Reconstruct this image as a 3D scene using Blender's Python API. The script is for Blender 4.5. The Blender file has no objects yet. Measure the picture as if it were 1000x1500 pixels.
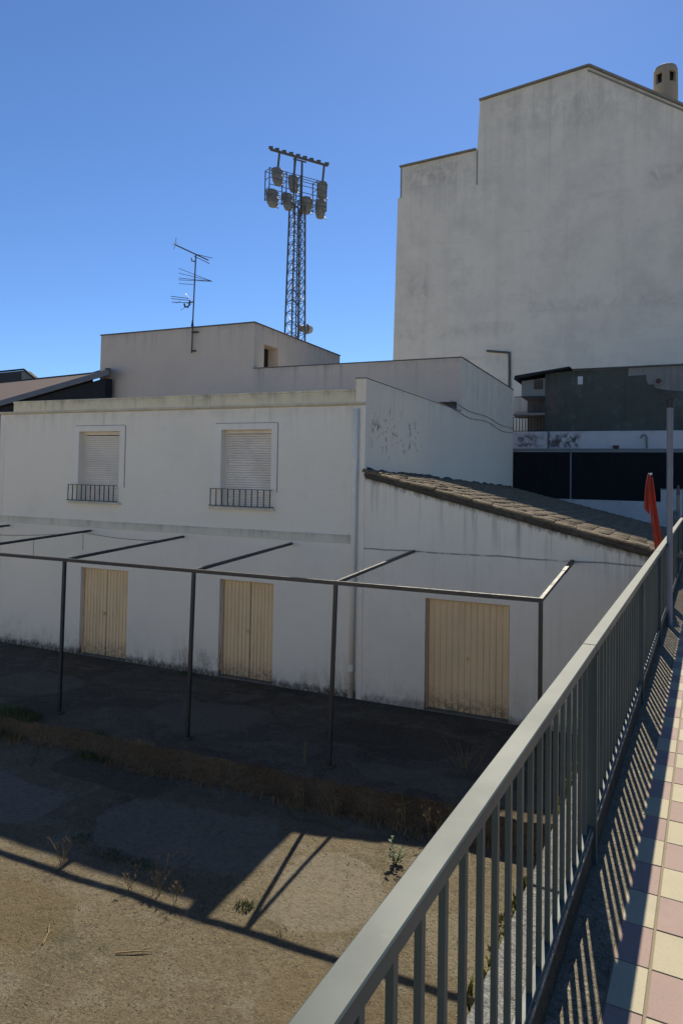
import bpy, bmesh, math, random
from mathutils import Vector, Matrix, noise
R = random.Random(7)
scene = bpy.context.scene
COL = scene.collection

# ------------------------------------------------------------------ camera, sky, sun, exposure
cam_d = bpy.data.cameras.new('camera')
cam = bpy.data.objects.new('camera', cam_d)
COL.objects.link(cam)
cam_d.sensor_fit = 'HORIZONTAL'
cam_d.sensor_width = 36.0
cam_d.lens = 36.0 * 1.0186
cam_d.shift_y = -0.090
cam_d.clip_start = 0.05
cam_d.clip_end = 3000
# axes of the room of the picture, found from the vanishing points of facade, side wall and railing
XR = Vector((0.912015, 0.409794, 0.017248)); YD = Vector((0.002013, 0.037579, -0.999292)); ZF = Vector((-0.410152, 0.911404, 0.033448))
rot = Matrix((XR, -YD, -ZF)).transposed()
cam.matrix_world = Matrix.Translation((0, 0, 4.4)) @ rot.to_4x4()
scene.camera = cam

SUN = Vector((-0.160, 1.0, 0.95)).normalized()
world = bpy.data.worlds.new('World')
scene.world = world
world.use_nodes = True
wn = world.node_tree
for n in list(wn.nodes): wn.nodes.remove(n)
sky = wn.nodes.new('ShaderNodeTexSky')
sky.sky_type = 'NISHITA'
sky.sun_disc = False
sky.sun_elevation = math.asin(SUN.z)
sky.sun_rotation = math.atan2(SUN.x, SUN.y)
sky.altitude = 1500
sky.air_density = 1.0
sky.dust_density = 0.22
sky.ozone_density = 10.0
bg = wn.nodes.new('ShaderNodeBackground')
bg.inputs['Strength'].default_value = 0.084
wo = wn.nodes.new('ShaderNodeOutputWorld')
wn.links.new(sky.outputs[0], bg.inputs[0]); wn.links.new(bg.outputs[0], wo.inputs[0])
sun_d = bpy.data.lights.new('sun', 'SUN')
sun_d.energy = 5.0
sun_d.angle = math.radians(0.5)
sun_d.color = (1.0, 0.91, 0.74)
sun = bpy.data.objects.new('sun', sun_d)
COL.objects.link(sun)
sun.rotation_euler = SUN.to_track_quat('Z', 'Y').to_euler()
sun.location = (0, 0, 60)
scene.view_settings.view_transform = 'Standard'
scene.view_settings.look = 'None'
scene.view_settings.gamma = 1.0
scene.view_settings.use_curve_mapping = False
scene.view_settings.exposure = 0.68

# ------------------------------------------------------------------ material helpers
class NT:
    def __init__(s, name, rough=0.8, spec=0.3, metal=0.0):
        s.m = bpy.data.materials.new(name); s.m.use_nodes = True
        s.t = s.m.node_tree; s.b = s.t.nodes['Principled BSDF']
        s.b.inputs['Roughness'].default_value = rough
        s.b.inputs['Metallic'].default_value = metal
        s.b.inputs['Specular IOR Level'].default_value = spec
        s.pos = s.t.nodes.new('ShaderNodeNewGeometry').outputs['Position']
    def n(s, t): return s.t.nodes.new(t)
    def link(s, a, b): s.t.links.new(a, b)
    def put(s, sock, v):
        if hasattr(v, 'is_linked'): s.link(v, sock)
        elif isinstance(v, (tuple, list)) and len(v) == 3 and sock.type == 'RGBA': sock.default_value = (*v, 1)
        else: sock.default_value = v
    def noise(s, scale, detail=4, rough=0.55, stretch=None, off=(0, 0, 0), dist=0.0, vec=None):
        v = vec or s.pos
        mp = s.n('ShaderNodeMapping'); s.link(v, mp.inputs[0])
        mp.inputs['Location'].default_value = off
        if stretch: mp.inputs['Scale'].default_value = stretch
        t = s.n('ShaderNodeTexNoise'); s.link(mp.outputs[0], t.inputs['Vector'])
        t.inputs['Scale'].default_value = scale; t.inputs['Detail'].default_value = detail
        t.inputs['Roughness'].default_value = rough; t.inputs['Distortion'].default_value = dist
        return t.outputs['Fac']
    def ramp(s, v, a, b, lo=0.0, hi=1.0):
        r = s.n('ShaderNodeMapRange'); r.interpolation_type = 'SMOOTHSTEP'
        s.put(r.inputs[0], v); r.inputs[1].default_value = a; r.inputs[2].default_value = b
        r.inputs[3].default_value = lo; r.inputs[4].default_value = hi
        return r.outputs[0]
    def math(s, op, a, b=0.0, clamp=False):
        r = s.n('ShaderNodeMath'); r.operation = op; r.use_clamp = clamp
        s.put(r.inputs[0], a); s.put(r.inputs[1], b)
        return r.outputs[0]
    def mul(s, *a):
        o = a[0]
        for b in a[1:]: o = s.math('MULTIPLY', o, b)
        return o
    def mix(s, f, a, b, mode='MIX'):
        r = s.n('ShaderNodeMix'); r.data_type = 'RGBA'; r.blend_type = mode
        s.put(r.inputs[0], f); s.put(r.inputs[6], a); s.put(r.inputs[7], b)
        return r.outputs[2]
    def xyz(s):
        r = s.n('ShaderNodeSeparateXYZ'); s.link(s.pos, r.inputs[0]); return r.outputs
    def color(s, c): s.put(s.b.inputs['Base Color'], c)
    def bump(s, h, strength=0.3, dist=0.01, chain=None):
        r = s.n('ShaderNodeBump'); s.put(r.inputs['Height'], h)
        r.inputs['Strength'].default_value = strength; r.inputs['Distance'].default_value = dist
        if chain is not None: s.link(chain, r.inputs['Normal'])
        s.link(r.outputs[0], s.b.inputs['Normal']); return r.outputs[0]
    def box(s, axis_ranges, soft):
        """soft mask inside a box of the world"""
        o = s.xyz(); m = None
        for ax, (a, b) in axis_ranges.items():
            v = o['XYZ'.index(ax)]
            k = s.mul(s.ramp(v, a, a + soft), s.ramp(v, b, b - soft))
            m = k if m is None else s.mul(m, k)
        return m

def plaster(name, base, dirt=(0.20, 0.19, 0.16), ztop=None, zbase=None, streak=0.5, mottle=0.35, splash=0.6, extra=None, off=0.0, streak_len=1.6, warm=None, band=None):
    s = NT(name, rough=0.88, spec=0.15)
    x, y, z = s.xyz()
    big = s.noise(0.55, 6, 0.6, off=(off, 0, 0))
    med = s.noise(2.4, 5, 0.65, off=(off, 3, 1))
    col = s.mix(s.mul(s.ramp(big, 0.42, 0.72), mottle), base, tuple(c * 0.78 for c in base))
    col = s.mix(s.mul(s.ramp(med, 0.52, 0.78), mottle * 0.8), col, tuple(c * k for c, k in zip(base, (0.74, 0.71, 0.65))))
    if warm is not None and ztop is not None:      # parapet left unpainted, yellowed
        col = s.mix(s.ramp(z, warm[0], warm[0] + 0.02), col, warm[1])
    st = s.noise(1.0, 5, 0.62, stretch=(5.5, 5.5, 0.22), off=(off, 7, 0))
    st2 = s.noise(1.0, 4, 0.6, stretch=(17, 17, 0.5), off=(off, 2, 5))
    sm = s.mul(s.ramp(st, 0.47, 0.72), s.ramp(st2, 0.33, 0.65))
    if ztop is not None:
        fall = s.ramp(z, ztop - streak_len, ztop, 0.06, 1.0)
        near = s.ramp(z, ztop - 0.28, ztop, 0.0, 0.55)
        sm = s.mul(s.math('ADD', s.mul(sm, fall), s.mul(near, s.ramp(med, 0.35, 0.65)), True), 1.0)
    col = s.mix(s.mul(sm, streak), col, dirt)
    if zbase is not None:
        h = s.noise(0.8, 6, 0.7, off=(off, 11, 3), dist=0.5)
        gr = s.noise(13, 7, 0.8, off=(off, 0, 9)); gs = s.noise(4, 6, 0.7, stretch=(1.5, 1.5, 0.5), off=(off, 4, 2))
        lim = s.math('ADD', s.math('MULTIPLY', h, 2.2), zbase - 0.72)
        dd = s.math('SUBTRACT', lim, z)
        col = s.mix(s.mul(s.ramp(dd, -0.45, 0.45), s.ramp(gs, 0.30, 0.68), 0.62 * splash), col, tuple(c * k for c, k in zip(base, (0.52, 0.46, 0.38))))
        m = s.ramp(dd, 0.0, 0.60)
        col = s.mix(s.mul(m, s.ramp(gr, 0.40, 0.66), s.ramp(gs, 0.32, 0.6), splash), col, (0.12, 0.092, 0.055))
        col = s.mix(s.mul(s.ramp(s.math('ADD', z, s.math('MULTIPLY', gs, -0.30)), zbase + 0.04, zbase - 0.10), s.ramp(gr, 0.28, 0.55), splash * 0.9), col, (0.065, 0.052, 0.034))
    if extra: col = extra(s, col)
    s.color(col)
    fine = s.noise(42, 6, 0.7); mid = s.noise(5, 5, 0.6)
    b = s.bump(fine, 0.30, 0.006); s.bump(mid, 0.22, 0.03, b)
    return s.m

def paint(name, base, rough=0.5, metal=0.0, spec=0.4, wear=None, wscale=9, bump=0.05, amount=0.5):
    s = NT(name, rough=rough, spec=spec, metal=metal)
    a = s.noise(wscale, 6, 0.65); b = s.noise(1.7, 4, 0.6)
    col = s.mix(s.ramp(b, 0.3, 0.75), base, tuple(c * 0.82 for c in base))
    if wear: col = s.mix(s.mul(s.ramp(a, 0.56, 0.70), amount), col, wear)
    s.color(col)
    s.put(s.b.inputs['Roughness'], s.ramp(a, 0.3, 0.7, max(rough - 0.1, 0.05), min(rough + 0.14, 1)))
    s.bump(s.noise(90, 3, 0.6), bump, 0.002)
    return s.m

M = {}
def peel(s, col):       # flaked paint near the corner of the side wall
    m = s.box({'Y': (12.75, 16.6), 'Z': (4.55, 6.05)}, 0.55)
    a = s.noise(2.6, 8, 0.75, stretch=(1, 1, 0.8), off=(3, 1, 4), dist=0.7); b = s.noise(15, 7, 0.75, stretch=(1, 1, 0.55))
    k = s.mul(m, s.ramp(s.math('ADD', s.mul(a, 0.62), s.mul(b, 0.38)), 0.545, 0.572))
    col = s.mix(s.mul(k, 0.9), col, (0.10, 0.095, 0.085))
    return col
M['front'] = plaster('white_plaster_front', (0.86, 0.785, 0.625), ztop=5.80, zbase=0.0, streak=0.30, mottle=0.22, splash=0.95, streak_len=0.9,
                     warm=(5.84, (0.66, 0.59, 0.44)))
M['side'] = plaster('white_plaster_side', (0.85, 0.745, 0.56), ztop=6.3, zbase=-2, streak=0.24, mottle=0.18, dirt=(0.30, 0.25, 0.18), extra=peel, off=4, streak_len=1.3)
M['trim'] = plaster('white_trim', (0.86, 0.79, 0.66), streak=0.12, mottle=0.18, off=2)
M['band'] = plaster('dusty_moulding', (0.74, 0.68, 0.53), ztop=3.2, streak=0.35, mottle=0.3, off=2, streak_len=0.3)
M['cornice'] = plaster('dusty_cornice', (0.7, 0.62, 0.45), ztop=5.9, streak=0.5, mottle=0.35, off=8, streak_len=0.2)
M['parapet'] = plaster('yellowed_parapet', (0.8, 0.69, 0.46), ztop=6.12, streak=0.75, mottle=0.5, off=9, streak_len=0.5)
M['mauve'] = plaster('mauve_grey_render', (0.580, 0.491, 0.403), ztop=7.95, zbase=-3, streak=0.62, mottle=0.35, off=13, streak_len=1.2)
M['mauve_high'] = plaster('mauve_grey_render_high', (0.597, 0.505, 0.409), ztop=9.5, zbase=-3, streak=0.5, mottle=0.3, off=17, streak_len=1.0)
def shed_line(s, col):
    x, y, z = s.xyz()
    w = s.math('ADD', z, s.mul(s.noise(1.4, 3), 0.07))
    d = s.math('ABSOLUTE', s.math('SUBTRACT', w, 2.985))
    k = s.mul(s.ramp(d, 0.022, 0.004), s.ramp(s.noise(3.5, 5, 0.7), 0.30, 0.52))
    col = s.mix(s.mul(k, 0.75), col, (0.10, 0.095, 0.08))
    # black drip line under the verge tiles
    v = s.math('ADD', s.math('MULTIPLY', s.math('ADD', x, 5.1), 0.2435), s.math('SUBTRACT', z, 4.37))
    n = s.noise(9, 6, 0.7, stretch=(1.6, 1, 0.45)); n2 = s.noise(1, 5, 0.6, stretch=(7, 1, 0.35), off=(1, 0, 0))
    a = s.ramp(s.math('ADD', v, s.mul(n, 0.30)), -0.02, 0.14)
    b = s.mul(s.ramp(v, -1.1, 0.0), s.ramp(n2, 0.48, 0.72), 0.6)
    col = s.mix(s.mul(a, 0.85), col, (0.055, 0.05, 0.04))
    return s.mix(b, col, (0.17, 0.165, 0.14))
M['shed'] = plaster('white_plaster_shed', (0.86, 0.785, 0.625), zbase=0.0, streak=0.16, mottle=0.32, splash=0.6, extra=shed_line, off=21)
def tower_marks(s, col):
    x, y, z = s.xyz()
    for (x0, x1, z0, z1, k) in ((-14.6, -12.2, 14.6, 17.4, 0.42), (-14.9, -9.7, 21.7, 24.4, 0.55), (-15.2, -7, 12.4, 13.8, 0.28), (-7, 1.8, 13.5, 14.9, 0.28), (-0.8, 2.2, 20.3, 21.8, 0.4), (-9.8, 1.8, 23.5, 28.4, 0.30)):
        m = s.box({'X': (x0, x1), 'Z': (z0, z1)}, min(z1 - z0, x1 - x0) * 0.45)
        n = s.noise(1.1, 8, 0.78, stretch=(1.2, 1, 0.9), off=(x0, z0, 0), dist=0.8)
        col = s.mix(s.mul(m, s.ramp(n, 0.38, 0.70), k), col, (0.19, 0.18, 0.155))
    hz = s.noise(0.9, 6, 0.65, stretch=(0.16, 1, 1.2), off=(0, 0, 5))
    col = s.mix(s.mul(s.ramp(hz, 0.52, 0.75), 0.20), col, (0.30, 0.29, 0.25))
    vert = s.noise(1.0, 6, 0.65, stretch=(1.15, 1, 0.03), off=(5, 0, 0))
    v2 = s.noise(1.0, 7, 0.7, stretch=(3.2, 1, 0.06), off=(8, 0, 2)); gab = s.math('SUBTRACT', 27.9, s.math('MULTIPLY', s.math('ABSOLUTE', s.math('ADD', x, 3.4)), 0.42))
    top = s.ramp(s.math('SUBTRACT', gab, z), 7.0, 0.0)
    col = s.mix(s.mul(s.ramp(v2, 0.47, 0.68), top, 0.26), col, (0.36, 0.33, 0.28))
    fine = s.noise(0.35, 8, 0.7, off=(3, 3, 3))
    col = s.mix(s.mul(s.ramp(fine, 0.45, 0.62), 0.22), col, (0.42, 0.40, 0.36))
    return s.mix(s.mul(s.ramp(vert, 0.52, 0.72), 0.13), col, (0.32, 0.30, 0.26))
M['tower_wall'] = plaster('grey_white_render_tower', (0.770, 0.712, 0.585), ztop=28, zbase=-5, streak=0.14, mottle=0.36, extra=tower_marks, off=31, streak_len=6.0)
M['bounce_house'] = plaster('bounce_house_whitewash', (0.84, 0.775, 0.62), ztop=6.8, zbase=-0.5, streak=0.3, mottle=0.3, off=61)  # bright wall white of the added house that bounces sun
M['coping'] = paint('dark_coping', (0.13, 0.12, 0.105), rough=0.85, wear=(0.22, 0.21, 0.18))
M['coping_grey'] = paint('grey_coping', (0.24, 0.235, 0.21), rough=0.85, wear=(0.12, 0.11, 0.09))
M['beige_side'] = plaster('beige_grey_render', (0.66, 0.55, 0.43), dirt=(0.22, 0.17, 0.12), ztop=9.5, zbase=-3, streak=0.6, mottle=0.4, off=19, streak_len=0.9)
M['chimney'] = plaster('tan_chimney_render', (0.31, 0.265, 0.19), streak=0.3, mottle=0.3, off=5)
M['dark_hole'] = paint('dark_recess', (0.02, 0.017, 0.014), rough=0.95)
M['brown_glass'] = paint('dark_brown_pane', (0.04, 0.025, 0.02), rough=0.35)
def doormat(name, base):
    s = NT(name, rough=0.55, spec=0.35)
    x, y, z = s.xyz()
    a = s.noise(1.2, 5, 0.6); st = s.noise(1, 5, 0.65, stretch=(9, 9, 0.35)); g = s.noise(14, 6, 0.75); h = s.noise(3, 5, 0.7)
    col = s.mix(s.mul(s.ramp(a, 0.35, 0.7), 0.6), base, tuple(k * 0.84 for k in base))
    col = s.mix(s.mul(s.ramp(st, 0.52, 0.72), 0.35), col, tuple(k * f for k, f in zip(base, (0.62, 0.56, 0.5))))
    low = s.ramp(s.math('ADD', z, s.math('MULTIPLY', h, -0.5)), 0.25, -0.25)
    col = s.mix(s.mul(low, s.ramp(g, 0.35, 0.6), 0.8), col, (0.22, 0.15, 0.08))
    col = s.mix(s.mul(s.ramp(g, 0.70, 0.76), 0.7), col, (0.20, 0.11, 0.05))
    s.color(col); s.bump(h, 0.1, 0.01); return s.m
M['door'] = doormat('beige_metal_door', (0.84, 0.62, 0.345))
M['door_frame'] = paint('beige_door_frame', (0.74, 0.53, 0.3), rough=0.6, wear=(0.375, 0.285, 0.180), wscale=5, amount=0.3)
M['shutter'] = paint('cream_shutter_slats', (0.84, 0.76, 0.63), rough=0.6)
M['iron'] = paint('black_iron', (0.022, 0.024, 0.027), rough=0.5, wear=(0.07, 0.05, 0.035), wscale=30)
M['pipe'] = plaster('painted_downpipe', (0.84, 0.755, 0.6), streak=0.2, mottle=0.25, off=3)
M['pergola'] = paint('dark_pergola_steel', (0.032, 0.034, 0.037), rough=0.38, wear=(0.10, 0.075, 0.055), wscale=14, amount=0.5)
def railmat():
    s = NT('grey_painted_railing', rough=0.50, spec=0.17)
    a = s.noise(2.2, 5, 0.6); d = s.noise(36, 5, 0.7); e = s.noise(9, 6, 0.75)
    col = s.mix(s.ramp(a, 0.35, 0.7), (0.054, 0.072, 0.071), (0.046, 0.062, 0.061))
    col = s.mix(s.mul(s.ramp(d, 0.62, 0.72), 0.5), col, (0.085, 0.095, 0.088))
    col = s.mix(s.mul(s.ramp(e, 0.66, 0.72), 0.6), col, (0.075, 0.050, 0.032))
    s.color(col); s.put(s.b.inputs['Roughness'], s.ramp(a, 0.3, 0.7, 0.46, 0.56)); s.bump(a, 0.05, 0.004)
    return s.m
M['rail'] = railmat()
M['lamp_steel'] = paint('blue_grey_post', (0.16, 0.175, 0.20), rough=0.45, spec=0.5)
M['galv'] = paint('galvanised_steel', (0.10, 0.105, 0.105), rough=0.6, metal=0.3, wear=(0.18, 0.16, 0.14), wscale=3)
M['flood'] = paint('weathered_floodlight', (0.185, 0.195, 0.185), rough=0.6, wear=(0.06, 0.06, 0.055), wscale=2.5)
M['flood_glass'] = paint('floodlight_lens', (0.30, 0.33, 0.35), rough=0.2)
M['antenna'] = paint('aluminium_antenna', (0.09, 0.09, 0.095), rough=0.5, metal=0.4)
M['red'] = paint('orange_red_cloth', (0.40, 0.055, 0.028), rough=0.9, wear=(0.25, 0.035, 0.02), wscale=14)
M['white_cap'] = paint('white_plastic', (0.7, 0.68, 0.62), rough=0.6)

def roofmat(name, c1, c2, c3):
    s = NT(name, rough=0.9, spec=0.15)
    oi = s.n('ShaderNodeObjectInfo').outputs['Random']
    a = s.noise(2.2, 6, 0.7); b = s.noise(14, 6, 0.75); c = s.noise(38, 4, 0.7)
    col = s.mix(s.ramp(a, 0.35, 0.68), c1, c2)
    col = s.mix(s.mul(s.ramp(b, 0.47, 0.62), 0.75), col, c3)
    col = s.mix(s.mul(s.ramp(c, 0.56, 0.68), 0.6), col, (0.27, 0.24, 0.17))
    col = s.mix(s.mul(oi, 0.4), col, tuple(k * 0.62 for k in c1))
    s.color(col); s.bump(b, 0.5, 0.02); return s.m
M['tile'] = roofmat('weathered_clay_tile', (0.165, 0.125, 0.080), (0.22, 0.172, 0.112), (0.050, 0.042, 0.031))
M['mortar'] = roofmat('dark_mortar', (0.085, 0.078, 0.065), (0.13, 0.12, 0.10), (0.045, 0.04, 0.034))
M['red_roof'] = roofmat('faded_red_roof', (0.16, 0.125, 0.115), (0.175, 0.135, 0.12), (0.14, 0.105, 0.095))
M['slate_fascia'] = paint('blue_grey_fascia', (0.135, 0.15, 0.165), rough=0.6)
M['black_wall'] = paint('black_weatherproofing', (0.018, 0.02, 0.024), rough=0.9, wear=(0.04, 0.042, 0.045), wscale=3)
M['dark_roof'] = paint('dark_slate_roof', (0.06, 0.058, 0.058), rough=0.85, wear=(0.12, 0.115, 0.11), wscale=2)

def annex(s, col):
    col = s.mix(s.mul(s.ramp(s.noise(0.8, 7, 0.75, off=(4, 2, 0)), 0.50, 0.66), 0.55), col, (0.16, 0.165, 0.14))
    col = s.mix(s.mul(s.ramp(s.noise(1, 6, 0.7, stretch=(2.2, 1, 0.25), off=(1, 0, 6)), 0.52, 0.70), 0.6), col, (0.045, 0.05, 0.042))
    k = s.box({'X': (-4.35, -3.7), 'Z': (7.0, 8.5)}, 0.3)
    col = s.mix(s.mul(k, s.ramp(s.noise(3, 6, 0.7), 0.35, 0.6), 0.8), col, (0.17, 0.11, 0.075))
    return col
M['green'] = plaster('dark_green_render', (0.094, 0.1, 0.08), dirt=(0.04, 0.045, 0.04), ztop=9.0, zbase=6.0, streak=0.7, mottle=0.8, extra=annex, off=41, splash=0.7)
M['grey_patch'] = plaster('bare_grey_render', (0.26, 0.25, 0.22), dirt=(0.08, 0.08, 0.07), streak=0.4, mottle=0.7, off=43)
def band_st(s, col):
    for (a, b, k) in ((-4.25, -2.75, 0.9), (-5.6, -4.5, 0.75), (-4.8, -4.2, 0.4)):
        m = s.box({'X': (a, b), 'Z': (5.55, 6.35)}, 0.22)
        col = s.mix(s.mul(m, s.ramp(s.noise(4.5, 7, 0.75, off=(a, 0, 0)), 0.42, 0.58), k), col, (0.045, 0.038, 0.03))
    return col
M['white_band'] = plaster('stained_white_band', (0.6, 0.58, 0.56), ztop=6.4, streak=0.4, mottle=0.4, extra=band_st, off=47, streak_len=0.4)
M['low_white'] = plaster('grey_white_low_wall', (0.58, 0.56, 0.52), ztop=3.6, streak=0.3, mottle=0.35, off=51, streak_len=0.5)
M['reed'] = paint('black_reed', (0.012, 0.013, 0.015), rough=0.95, wear=(0.03, 0.03, 0.03), wscale=12)
M['terracotta_vent'] = paint('brown_vent', (0.10, 0.06, 0.045), rough=0.9)

def soil(name, c1, c2, c3, c4, off=0, moss=0.0, patches=()):
    s = NT(name, rough=0.93, spec=0.12)
    a = s.noise(0.45, 7, 0.62, off=(off, 0, 0), dist=0.8); b = s.noise(1.9, 7, 0.7, off=(off, 5, 0), dist=0.4); c = s.noise(16, 6, 0.75); d = s.noise(70, 4, 0.75)
    col = s.mix(s.ramp(a, 0.40, 0.56), c1, c2)
    col = s.mix(s.mul(s.ramp(b, 0.50, 0.62), 0.75), col, c3)
    col = s.mix(s.mul(s.ramp(c, 0.52, 0.66), 0.55), col, c4)
    col = s.mix(s.mul(s.ramp(d, 0.58, 0.68), 0.6), col, tuple(min(k * 1.7, 0.6) for k in c1))
    col = s.mix(s.mul(s.ramp(d, 0.44, 0.36), 0.6), col, tuple(k * 0.45 for k in c1))
    f_ = s.noise(30, 5, 0.8, off=(off, 1, 2))
    col = s.mix(s.mul(s.ramp(f_, 0.55, 0.62), 0.75), col, tuple(k * 0.38 for k in c1))
    col = s.mix(s.mul(s.ramp(f_, 0.44, 0.36), 0.7), col, tuple(min(k * 1.75, 0.6) for k in c1))
    g_ = s.noise(5.5, 7, 0.75, off=(off, 8, 1))
    col = s.mix(s.mul(s.ramp(g_, 0.56, 0.66), 0.5), col, tuple(k * 0.55 for k in c1))
    if moss:
        k = s.noise(0.8, 6, 0.7, off=(2, 9, 0))
        col = s.mix(s.mul(s.ramp(k, 0.58, 0.68), moss), col, (0.05, 0.055, 0.028))
    for (xa, xb, ya, yb, k, cc) in patches:
        ms = s.box({'X': (xa, xb), 'Y': (ya, yb)}, min(xb - xa, yb - ya) * 0.5)
        nn = s.noise(1.1, 7, 0.65, off=(xa, ya, 0), dist=0.6)
        ed = s.ramp(s.math('ADD', ms, s.math('MULTIPLY', nn, 0.9)), 0.72, 0.80)
        col = s.mix(s.mul(ed, k), col, s.mix(s.ramp(c, 0.4, 0.65), cc, tuple(0.72 * q for q in cc)))
    v = s.n('ShaderNodeTexVoronoi'); v.feature = 'DISTANCE_TO_EDGE'; v.inputs['Scale'].default_value = 0.42
    mp = s.n('ShaderNodeMapping'); s.link(s.pos, mp.inputs[0])
    wob = s.n('ShaderNodeMix'); wob.data_type = 'VECTOR'; wob.inputs[0].default_value = 0.28
    nz = s.n('ShaderNodeTexNoise'); nz.inputs['Scale'].default_value = 1.6; nz.inputs['Detail'].default_value = 6; s.link(s.pos, nz.inputs['Vector'])
    s.link(mp.outputs[0], wob.inputs[4]); s.link(nz.outputs['Color'], wob.inputs[5]); s.link(wob.outputs[1], v.inputs['Vector'])
    crack = s.ramp(v.outputs['Distance'], 0.012, 0.002)
    col = s.mix(s.mul(crack, s.ramp(a, 0.46, 0.58), 0.35), col, tuple(k * 0.3 for k in c1))
    s.color(col)
    e = s.noise(34, 4, 0.7)
    n1 = s.bump(c, 0.7, 0.04); n2 = s.bump(e, 0.9, 0.035, n1); s.bump(d, 0.7, 0.016, n2)
    return s.m
M['yard'] = soil('worn_concrete_yard', (0.150, 0.124, 0.080), (0.168, 0.137, 0.086), (0.205, 0.180, 0.130), (0.072, 0.058, 0.037), moss=0.4, patches=((-6.9, -3.7, 6.2, 8.3, 0.7, (0.22, 0.192, 0.142)), (-4.1, -2.3, 5.9, 8.0, 0.8, (0.225, 0.196, 0.142)), (-9.8, -6.9, 6.2, 7.7, 0.85, (0.225, 0.20, 0.155)), (-7.4, -5.0, 4.6, 5.9, 0.6, (0.145, 0.112, 0.060)), (-3.4, -1.0, 4.6, 6.2, 0.5, (0.155, 0.118, 0.068)), (-8.5, -6.0, 7.6, 8.6, 0.6, (0.10, 0.078, 0.05)), (-2.4, -0.6, 6.0, 7.6, 0.6, (0.215, 0.185, 0.13))))
M['apron'] = soil('dark_concrete_apron', (0.105, 0.082, 0.054), (0.145, 0.116, 0.078), (0.185, 0.152, 0.108), (0.052, 0.041, 0.028), off=7, patches=((-12.5, -9.8, 9.2, 11.5, 0.6, (0.20, 0.165, 0.12)), (-8.6, -5.6, 8.9, 11.6, 0.6, (0.19, 0.155, 0.11)), (-5.5, -2.2, 9.6, 12.0, 0.5, (0.085, 0.068, 0.046)), (-4.0, -1.0, 8.8, 9.8, 0.6, (0.19, 0.158, 0.115))))
M['curb'] = soil('crumbled_apron_edge', (0.105, 0.085, 0.057), (0.135, 0.110, 0.074), (0.080, 0.066, 0.045), (0.045, 0.037, 0.026), off=9)
M['terrain'] = soil('dry_soil', (0.256, 0.208, 0.136), (0.320, 0.256, 0.160), (0.352, 0.304, 0.208), (0.144, 0.128, 0.080))
M['pebble'] = roofmat('pebbles', (0.136, 0.118, 0.087), (0.174, 0.155, 0.118), (0.074, 0.062, 0.043))
M['kerb'] = soil('kerb_concrete', (0.255, 0.225, 0.165), (0.285, 0.25, 0.185), (0.22, 0.195, 0.145), (0.16, 0.14, 0.10), off=3)
M['ledge'] = soil('pale_ledge_concrete', (0.235, 0.235, 0.215), (0.265, 0.265, 0.245), (0.20, 0.195, 0.175), (0.13, 0.12, 0.10), off=5)
M['plinth'] = soil('shade_toned_plinth_concrete', (0.075, 0.066, 0.050), (0.095, 0.084, 0.064), (0.060, 0.052, 0.040), (0.038, 0.033, 0.025), off=15)  # plinth sides darkened in colour to hold the shade on them
def tilemat(name, c):
    s = NT(name, rough=0.75, spec=0.2)
    oi = s.n('ShaderNodeObjectInfo').outputs['Random']
    a = s.noise(3, 6, 0.7); d = s.noise(120, 4, 0.75); e = s.noise(11, 7, 0.8, dist=0.6); f = s.noise(0.9, 5, 0.6)
    col = s.mix(s.mul(oi, 0.5), c, tuple(k * q for k, q in zip(c, (0.80, 0.78, 0.74))))
    col = s.mix(s.mul(s.ramp(a, 0.42, 0.72), 0.5), col, tuple(k * 0.74 for k in c))
    col = s.mix(s.mul(s.ramp(e, 0.58, 0.70), 0.45), col, tuple(k * q for k, q in zip(c, (0.55, 0.5, 0.45))))
    col = s.mix(s.mul(s.ramp(f, 0.5, 0.7), 0.25), col, tuple(k * 0.7 for k in c))
    col = s.mix(s.mul(s.ramp(d, 0.54, 0.68), 0.5), col, tuple(k * 0.55 for k in c))
    s.color(col); s.bump(d, 0.3, 0.003); return s.m
M['cream'] = tilemat('cream_paving', (0.375, 0.335, 0.235))
M['pink'] = tilemat('pink_paving', (0.285, 0.205, 0.178))
M['grout'] = tilemat('paving_grout', (0.2, 0.165, 0.105))
M['asphalt'] = tilemat('asphalt', (0.05, 0.05, 0.05))
M['grass'] = paint('green_blades', (0.06, 0.09, 0.022), rough=0.8, wear=(0.070, 0.070, 0.028), wscale=6)
M['leaf'] = paint('green_weed_leaf', (0.052, 0.081, 0.025), rough=0.6, wear=(0.084, 0.098, 0.035), wscale=9)
M['dry'] = paint('dry_straw', (0.22, 0.165, 0.085), rough=0.9, wear=(0.12, 0.085, 0.045), wscale=9)
M['moss'] = paint('yellow_green_moss', (0.140, 0.133, 0.025), rough=0.95, wear=(0.182, 0.140, 0.035), wscale=14, amount=0.8)

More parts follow.
